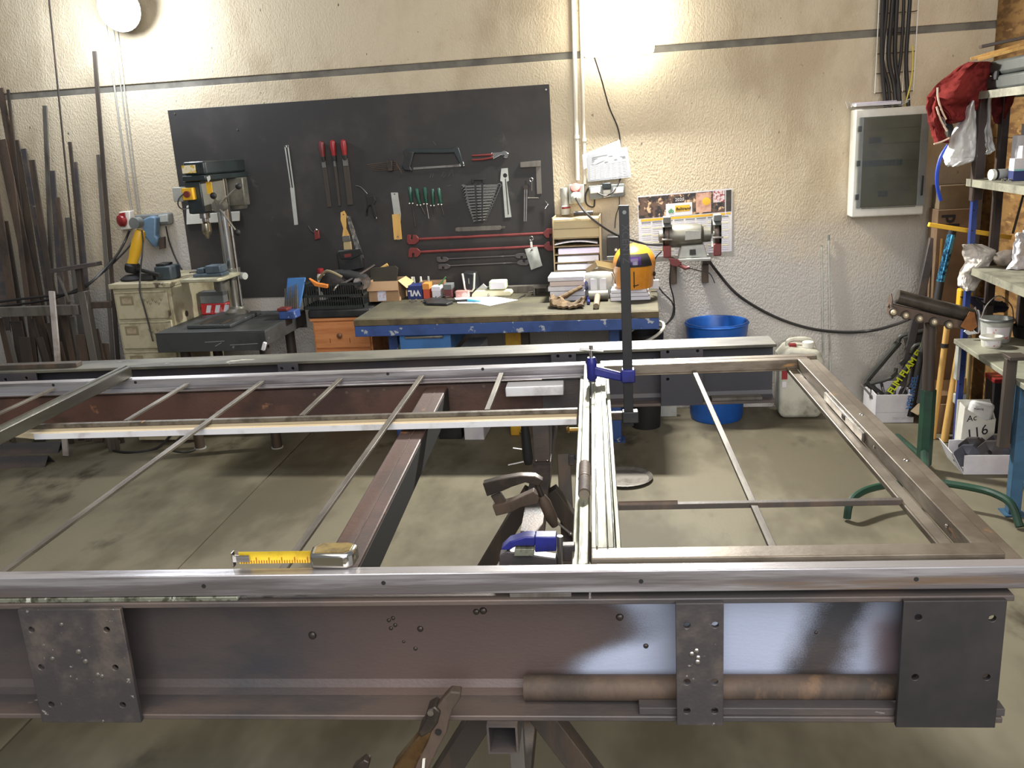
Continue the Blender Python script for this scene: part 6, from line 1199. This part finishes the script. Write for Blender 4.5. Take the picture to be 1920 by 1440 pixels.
# bike-like welded frames
bf = thing('welded_tube_frame', 'dark welded tube frame with yellow lettering leaning over the white box', 'tube frame', R_(1650,750,5.38))
def tb_(pts, r, Y, res=0): return G().tube([R_(x, y, Y) for x, y in pts], r, 10, res=res)
B(tb_([(1622,716),(1686,640)], .020, 5.42), 'seat_tube', mat('dark_grey_tube',(70,70,66),.5,.3,(56,56,52),8), bf); mg = mat('dark_grey_tube',(70,70,66))
B(tb_([(1684,640),(1690,630),(1715,624),(1745,618)], .015, 5.42, 3), 'top_tube', mg, bf); B(tb_([(1660,745),(1742,634)], .017, 5.30), 'down_tube', M_rubber, bf); B(tb_([(1620,722),(1672,708),(1680,690)], .012, 5.36, 3), 'cross_tube', mg, bf); B(tb_([(1698,632),(1704,665),(1690,680)], .014, 5.38, 3), 'gusset', mg, bf); B(tb_([(1622,716),(1660,745)], .016, 5.36), 'bottom_tube', mg, bf); B(tb_([(1708,662),(1716,648),(1735,645)], .012, 5.34, 3), 'bridge', mg, bf)
for x, y in ((1692,678),(1676,702)): B(G().prism([R_(x-7,y+3,5.33), R_(x+3,y-7,5.33), R_(x+8,y-2,5.33), R_(x-2,y+8,5.33)], (0,-.006,0)), 'tab', mg, bf, .001)
a = R_(1669,736,5.268); b = R_(1741,636,5.268); txt('FLIM FLAM FLOUM', .052, a+Vector((.012,0,-.012)), b-a, (-1,0,1), M_green2, bf, bold=.0016)
t = thing('black_fork_tube', 'black tube with blue lettering standing right of the white box', 'tube', R_(1706,782,5.30)); a = R_(1730,660,5.26); b = R_(1706,780,5.24); B(G().cyl(a, b, .022, n=16), 'tube', M_rubber, t); txt('VPSUNSEL', .045, b+(a-b)*.12+Vector((-.006,-.0225,0)), a-b, (-1,0,.2), mat('blue_print',(70,120,190),.5), t, bold=.001)
B(G().cyl(a, R_(1742,600,5.28), .018, n=14), 'upper_tube', mg, t)
# white box of parts
bx = thing('white_box', 'white open carton full of dark parts on the floor by the wall', 'box', R_(1660,776,5.4)); p0 = PZ(1634,777,0); p1 = PZ(1697,776,0); x0, x1 = p0.x-.02, p1.x; y0 = 5.23; y1 = 5.53; h = .17
B(G().box(x0,x1,y0,y0+.005,.001,h).box(x0,x1,y1-.005,y1,.001,h).box(x0,x0+.005,y0+.005,y1-.005,.001,h).box(x1-.005,x1,y0+.005,y1-.005,.001,h).box(x0+.005,x1-.005,y0+.005,y1-.005,.001,.006), 'walls', M_paper, bx); B(G().box(x0,x1,y0-.0006,y0,.062,.064), 'fold_line', M_lgray, bx); txt('MACHIVO', .022, (x1-.115,y0-.0006,.02), (1,0,0), (0,0,1), M_lgray, bx)
for i in range(6):
    a = Vector((x0+.03+.028*i, y0+.06+.03*(i%3), .10)); tag(B(G().bar(a, a+Vector((-.08+.035*i,.09,.09+.02*(i%2))), .03, .012, (0,1,0)), 'metal_bracket', mg if i % 2 else M_mill, None, .002), ORD[i]+' dark bracket from the left poking out of the white carton', 'bracket', 'brackets in the white carton')
# ---- roller stand
rs = thing('roller_stand', 'roller stand with ball rollers on a green post and curved foot', 'roller stand', (1.37,4.46,0)); Yk = 4.45
a = R_(1682,556,Yk); b = R_(1822,592,Yk); B(G().cyl(a, b, .034, n=24), 'roller', mat('dark_polished_tube',(88,82,74),.28,.5,(64,58,52),6), rs); d_ = (b-a).normalized()
q = [(1670,570),(1822,606),(1826,622),(1700,597),(1670,588)]
B(G().prism([R_(x,y,Yk-.03) for x, y in q], (0,.05,0)), 'carrier_bar', M_rust, rs, .002)
for s, x, y in ((-1,1671,573),(1,1826,598)):
    ce = R_(x, y, Yk); B(G().prism([ce+Vector((0,-.05,-.055)), ce+Vector((0,.05,-.05)), ce+Vector((0,.035,.03)), ce+Vector((0,.0,.06)), ce+Vector((0,-.035,.03))], d_*.008*s), 'end_plate', M_rust, rs, .002); B(G().cyl(ce+d_*.008*s, ce+d_*.016*s, .012, n=10), 'axle_nut', M_rust, rs)
ce = R_(1826,600,Yk-.02); B(G().prism([R_(x,y,Yk-.045) for x, y in ((1800,612),(1818,584),(1827,586),(1832,612),(1820,622))], (0,-.004,0)), 'front_plate', mat('orange_rust_plate',(148,96,50),.8,.1,(110,66,36),10), rs)
for x, y in ((1675,584),(1698,590),(1724,596),(1751,602),(1779,608)):
    p = R_(x, y, Yk-.03); br_ = B(G().cyl(p, p+Vector((-.004,-.022,0)), .021, n=16), 'ball_housing', M_dkst, rs); B(G().sph(p+Vector((-.005,-.024,0)), .014, n=12, m=8), 'ball', mat('pale_ball',(206,190,160),.3,.3), br_)
pt_ = R_(1744,612,4.46); px_ = 1.36
B(G().cyl((pt_.x,4.46,pt_.z+.02),(px_,4.46,.36), .028, n=18), 'inner_post', mat('dark_brown_post',(70,60,54),.5,.3), rs); B(G().cyl((px_,4.46,.03),(px_,4.46,.42), .036, n=6), 'outer_post', M_greenp, rs)
ft = [(1588,968),(1594,940),(1612,922),(1650,910),(1700,904),(1750,904),(1800,910),(1850,921),(1885,940),(1905,965),(1914,986)]
def ftp(x, y, z_): return PZ(x, y, z_)
pts = [PZ(1588,972,.012), PZ(1593,945,.075), PZ(1608,927,.10), PZ(1640,914,.105), PZ(1700,905,.105), PZ(1760,905,.105), PZ(1830,916,.105), PZ(1870,928,.105), PZ(1897,947,.085), PZ(1912,988,.012)]
B(G().tube(pts, .017, 10, res=4), 'curved_foot', M_greenp, rs); B(G().tube([(px_,4.46,.10), PZ(1735,905,.105)], .02, 10), 'foot_strut', M_greenp, rs); B(G().tube([(px_,4.46,.06),(px_+.0,4.75,.03),(px_,4.95,.012)], .017, 10), 'rear_foot', M_greenp, rs)
# ---- handles, brush, bucketry around the low table
for i, (xa, ya, xb, yb, r, mm, lab) in enumerate(((1776,612,1757,757,.016,M_wood,'left wooden broom handle standing behind the roller stand'),(1800,650,1783,752,.020,M_wood,'thick wooden handle standing right of the blue post'),(1820,650,1811,758,.013,mat('grey_wood_handle',(168,146,96),.7),'grey wooden handle at the low table back edge'))):
    a = R_(xa, ya, 4.98-.04*i); b = PZ(xb, yb+40, .0); bb_ = R_(xb, yb, 4.95-.04*i); t = thing('broom_stick', lab, 'handle', Vector((bb_.x,bb_.y,0)), 'wooden handles'); c = bb_+(bb_-a)*1.2; c.z = max(c.z, .002)
    e_ = a+(bb_-a)*((a.z-.002)/(a.z-bb_.z)); B(G().cyl(a, e_, r, n=12), 'shaft', mm, t)
    if i == 0: B(G().cyl(a+(bb_-a)*.22, a+(bb_-a)*.27, r+.004, n=12), 'clip', M_rubber, t)
t = thing('block_brush', 'grey block brush hanging between the wooden handles', 'brush', R_(1800,756,4.86)); p0 = R_(1789,738,4.86); p1 = R_(1810,756,4.86); B(G().box(p0.x,p1.x,4.84,4.88,p1.z,p0.z), 'block', M_lgray, t, .006); B(G().box(p0.x+.005,p1.x-.005,4.845,4.875,p0.z,p0.z+.09), 'handle', M_wood, t, .01)
o = B(rowmesh([(458,1805,1842,-.02),(468,1803,1868),(480,1806,1866),(492,1809,1858),(508,1800,1848),(522,1795,1842),(536,1796,1834),(545,1806,1826)], 4.70, .045, .012, 12, .05, .7), 'white_rag', M_clothw); tag(o, 'crumpled white rag hanging over the third shelf edge', 'rag')
o = B(rowmesh([(436,1906,1926),(452,1902,1928),(470,1898,1928),(488,1898,1928),(505,1886,1926)], 4.55, .02, .008, 8, .01), 'crumpled_paper', M_paper); tag(o, 'crumpled white paper sheet on the third shelf', 'paper')
o = B(G().sph((1.73,4.62,1.03), .055, (1.2,1,.75), 14, 8), 'grey_bundle', mat('grey_bundle',(120,110,100),.8,0,(90,82,74),20,bump=.6)); tag(o, 'grey bundle lying between rag and paper on the third shelf', 'bundle')
t = thing('white_carton', 'small white carton with green print behind the crumpled paper', 'box', (1.83,4.62,.986)); B(G().box(1.80,1.88,4.60,4.66,.986,1.16), 'body', M_paper, t, .002); B(G().box(1.81,1.83,4.599,4.60,1.05,1.13), 'green_print', mat('green_print',(40,140,90),.5), t)
t = thing('yellow_bottle', 'yellow and white bottle hanging behind the white rag', 'bottle', R_(1810,620,4.9)); B(G().box(R_(1797,560,4.92).x,R_(1822,560,4.92).x,4.90,4.96,R_(1800,575,4.92).z,R_(1800,542,4.92).z), 'body', M_yel, t, .008); B(G().box(R_(1803,560,4.92).x,R_(1822,560,4.92).x,4.895,4.93,R_(1800,548,4.92).z,R_(1800,538,4.92).z), 'top', M_lgray, t, .006)
# tubs on the low table
lz = .6102
def tub(lab, xp, yp, r, h, mt, rim, label=None, wire=False):
    p = PZ(xp, yp, lz); t = thing('plastic_tub', lab, 'tub', p)
    B(G().lathe([(r*.8,0),(r*.86,.004),(r,h),(r*.96,h),(r*.8,.01)], p, (0,0,1), 28), 'pot', mt, t); B(G().lathe([(r+.004,0),(r+.006,.006),(r+.002,.012),(r-.004,.012)], p+Vector((0,0,h-.012)), (0,0,1), 28, False), 'rim', rim, t)
    if label:
        B(G().grid(lambda s, u: p+Vector((r*1.005*(.9+.08*u)*math.cos(math.radians(215+90*s)), r*1.005*(.9+.08*u)*math.sin(math.radians(215+90*s)), h*(.2+.5*u))), 10, 3), 'label', label, t)
    if wire: B(G().tube([p+Vector((-r,0,h)), p+Vector((-r*.7,-.0,h+.07)), p+Vector((0,0,h+.11)), p+Vector((r*.8,0,h+.06)), p+Vector((r,0,h))], .003, 6, res=5), 'wire_handle', M_tool, t)
    return t
tub('clear plastic tub with label and wire handle on the low table', 1866,640, .075,.12, M_lgray, M_gray, mat('label_white_red',(226,222,226),.6,0,(196,120,110),40,.58,.62), True)
tub('white paint pot in front of the clear tub', 1858,650, .05,.055, M_white, M_white, mat('label_white_red',(226,222,226)))
tub('black plastic bowl at the right edge of the low table', 1925,632, .07,.06, M_rubber, M_rubber)
o = B(G().prism([R_(x,y,4.70) for x, y in ((1820,580),(1836,582),(1842,605),(1836,625),(1815,628),(1808,622),(1818,610))], (0,.01,0)), 'white_sheet', M_paper); tag(o, 'white sheet curled behind the roller stand head', 'paper')
t = thing('black_pouch', 'dark blue and black pouch under the third shelf', 'pouch', R_(1860,575,4.8)); B(rowmesh([(556,1800,1830),(566,1815,1885),(578,1830,1892),(586,1840,1885)], 4.85, .03, .006, 8, .05), 'body', mat('dark_navy_cloth',(32,32,50),.8), t); B(G().tube([R_(1830,560,4.78), R_(1850,572,4.78), R_(1880,566,4.78)], .006, 6, res=3), 'strap', M_rubber, t)
# under the low table
t = thing('torn_carton', 'torn brown carton with open flaps on the floor by the roller stand', 'box', (1.62,4.95,0)); x0 = R_(1766,790,4.93).x
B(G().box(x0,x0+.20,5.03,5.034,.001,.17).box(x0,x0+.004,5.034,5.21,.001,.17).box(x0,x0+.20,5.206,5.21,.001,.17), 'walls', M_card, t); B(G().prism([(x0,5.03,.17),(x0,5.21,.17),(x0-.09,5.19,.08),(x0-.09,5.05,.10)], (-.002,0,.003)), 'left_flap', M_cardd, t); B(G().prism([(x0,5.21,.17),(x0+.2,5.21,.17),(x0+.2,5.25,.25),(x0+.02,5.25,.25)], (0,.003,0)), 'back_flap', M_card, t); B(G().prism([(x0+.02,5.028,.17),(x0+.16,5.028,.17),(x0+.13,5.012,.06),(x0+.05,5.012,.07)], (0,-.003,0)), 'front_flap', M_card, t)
t = thing('paper_sack', 'white paper sack marked 116 standing on the floor under the table', 'sack', (1.72,4.72,0)); x0, x1 = R_(1800,800,4.68).x, R_(1862,800,4.68).x; Ya, Yb = 4.665, 4.75
B(G().prism([(x0,Ya,.002),(x1,Ya,.002),(x1+.005,Ya,.20),(x0+.12,Ya,.19),(x0+.012,Ya,.26)], (0,.004,0)), 'front', M_white, t); B(G().prism([(x0+.0,Ya+.005,.002),(x0+.0,Yb,.002),(x0+.01,Yb,.27),(x0+.012,Ya+.005,.26)], (.004,0,0)), 'side', M_white, t); B(G().prism([(x0,Yb,.002),(x1,Yb,.002),(x1,Yb,.28),(x0,Yb,.28)], (0,-.004,0)), 'back', M_white, t); B(G().prism([(x1-.004,Ya+.005,.002),(x1-.004,Yb,.002),(x1-.004,Yb,.28),(x1-.0,Ya+.005,.20)], (.004,0,0)), 'side', M_white, t)
txt('116', .075, (x0+.03,4.6635,.085), (1,0,.35), (-.2,0,1), M_ink, t, shear=.2); txt('Ac', .045, (x0+.025,4.6635,.185), (1,0,.2), (0,0,1), M_ink, t, shear=.2)
o = B(G().cbox((x0+.10,4.709,.215), .12, .055, .13, Matrix.Rotation(.2,3,'Y')), 'inner_bag', M_bag, None, .02); tag(o, 'grey-white folded bag sticking out of the paper sack', 'bag'); txt('POINTE', .014, (x0+.06,4.6805,.245), (1,0,-.1), (0,0,1), M_ink, o)
t = thing('open_tray', 'low white carton tray of grey brackets under the low table', 'tray', (1.68,4.45,0)); p0 = PZ(1806,890,0); x0, y0 = p0.x, p0.y; x1 = x0+.27; y1 = y0+.24
B(G().box(x0,x1,y0,y0+.005,.001,.10).box(x0,x1,y1-.005,y1,.001,.10).box(x1-.005,x1,y0+.005,y1-.005,.001,.10).box(x0+.0,x1-.005,y0+.005,y1-.005,.001,.005), 'walls', M_paper, t); B(G().prism([(x0,y0,.001),(x0,y1,.001),(x0-.05,y1,.11),(x0-.05,y0+.01,.10)], (.004,0,0)), 'side_wall', M_paper, t)
for i in range(7):
    c = Vector((x0+.03+.035*i, y0+.06+.05*(i%3), .075+.02*(i%2))); o = B(G().holed([c+Vector((.06*math.cos(a_)*1.1,.0,.06*math.sin(a_))) for a_ in [k*math.pi/4+.4 for k in range(8)]], [(c, .012)], (.01,.012,.004)), 'bracket_plate', M_mill if i % 2 else mat('blue_grey_plate',(84,86,94),.5,.4), None)
    tag(o, ORD[i]+' drilled grey plate from the left in the white carton tray', 'plate', 'plates in the tray')
t = carton('red_case', 'small red case far under the low table', 'case', 1.795,1.88,4.82,4.95,.001,.36, M_black); B(G().box(1.79,1.885,4.815,4.955,.345,.37), 'lid', M_redh, t, .004)
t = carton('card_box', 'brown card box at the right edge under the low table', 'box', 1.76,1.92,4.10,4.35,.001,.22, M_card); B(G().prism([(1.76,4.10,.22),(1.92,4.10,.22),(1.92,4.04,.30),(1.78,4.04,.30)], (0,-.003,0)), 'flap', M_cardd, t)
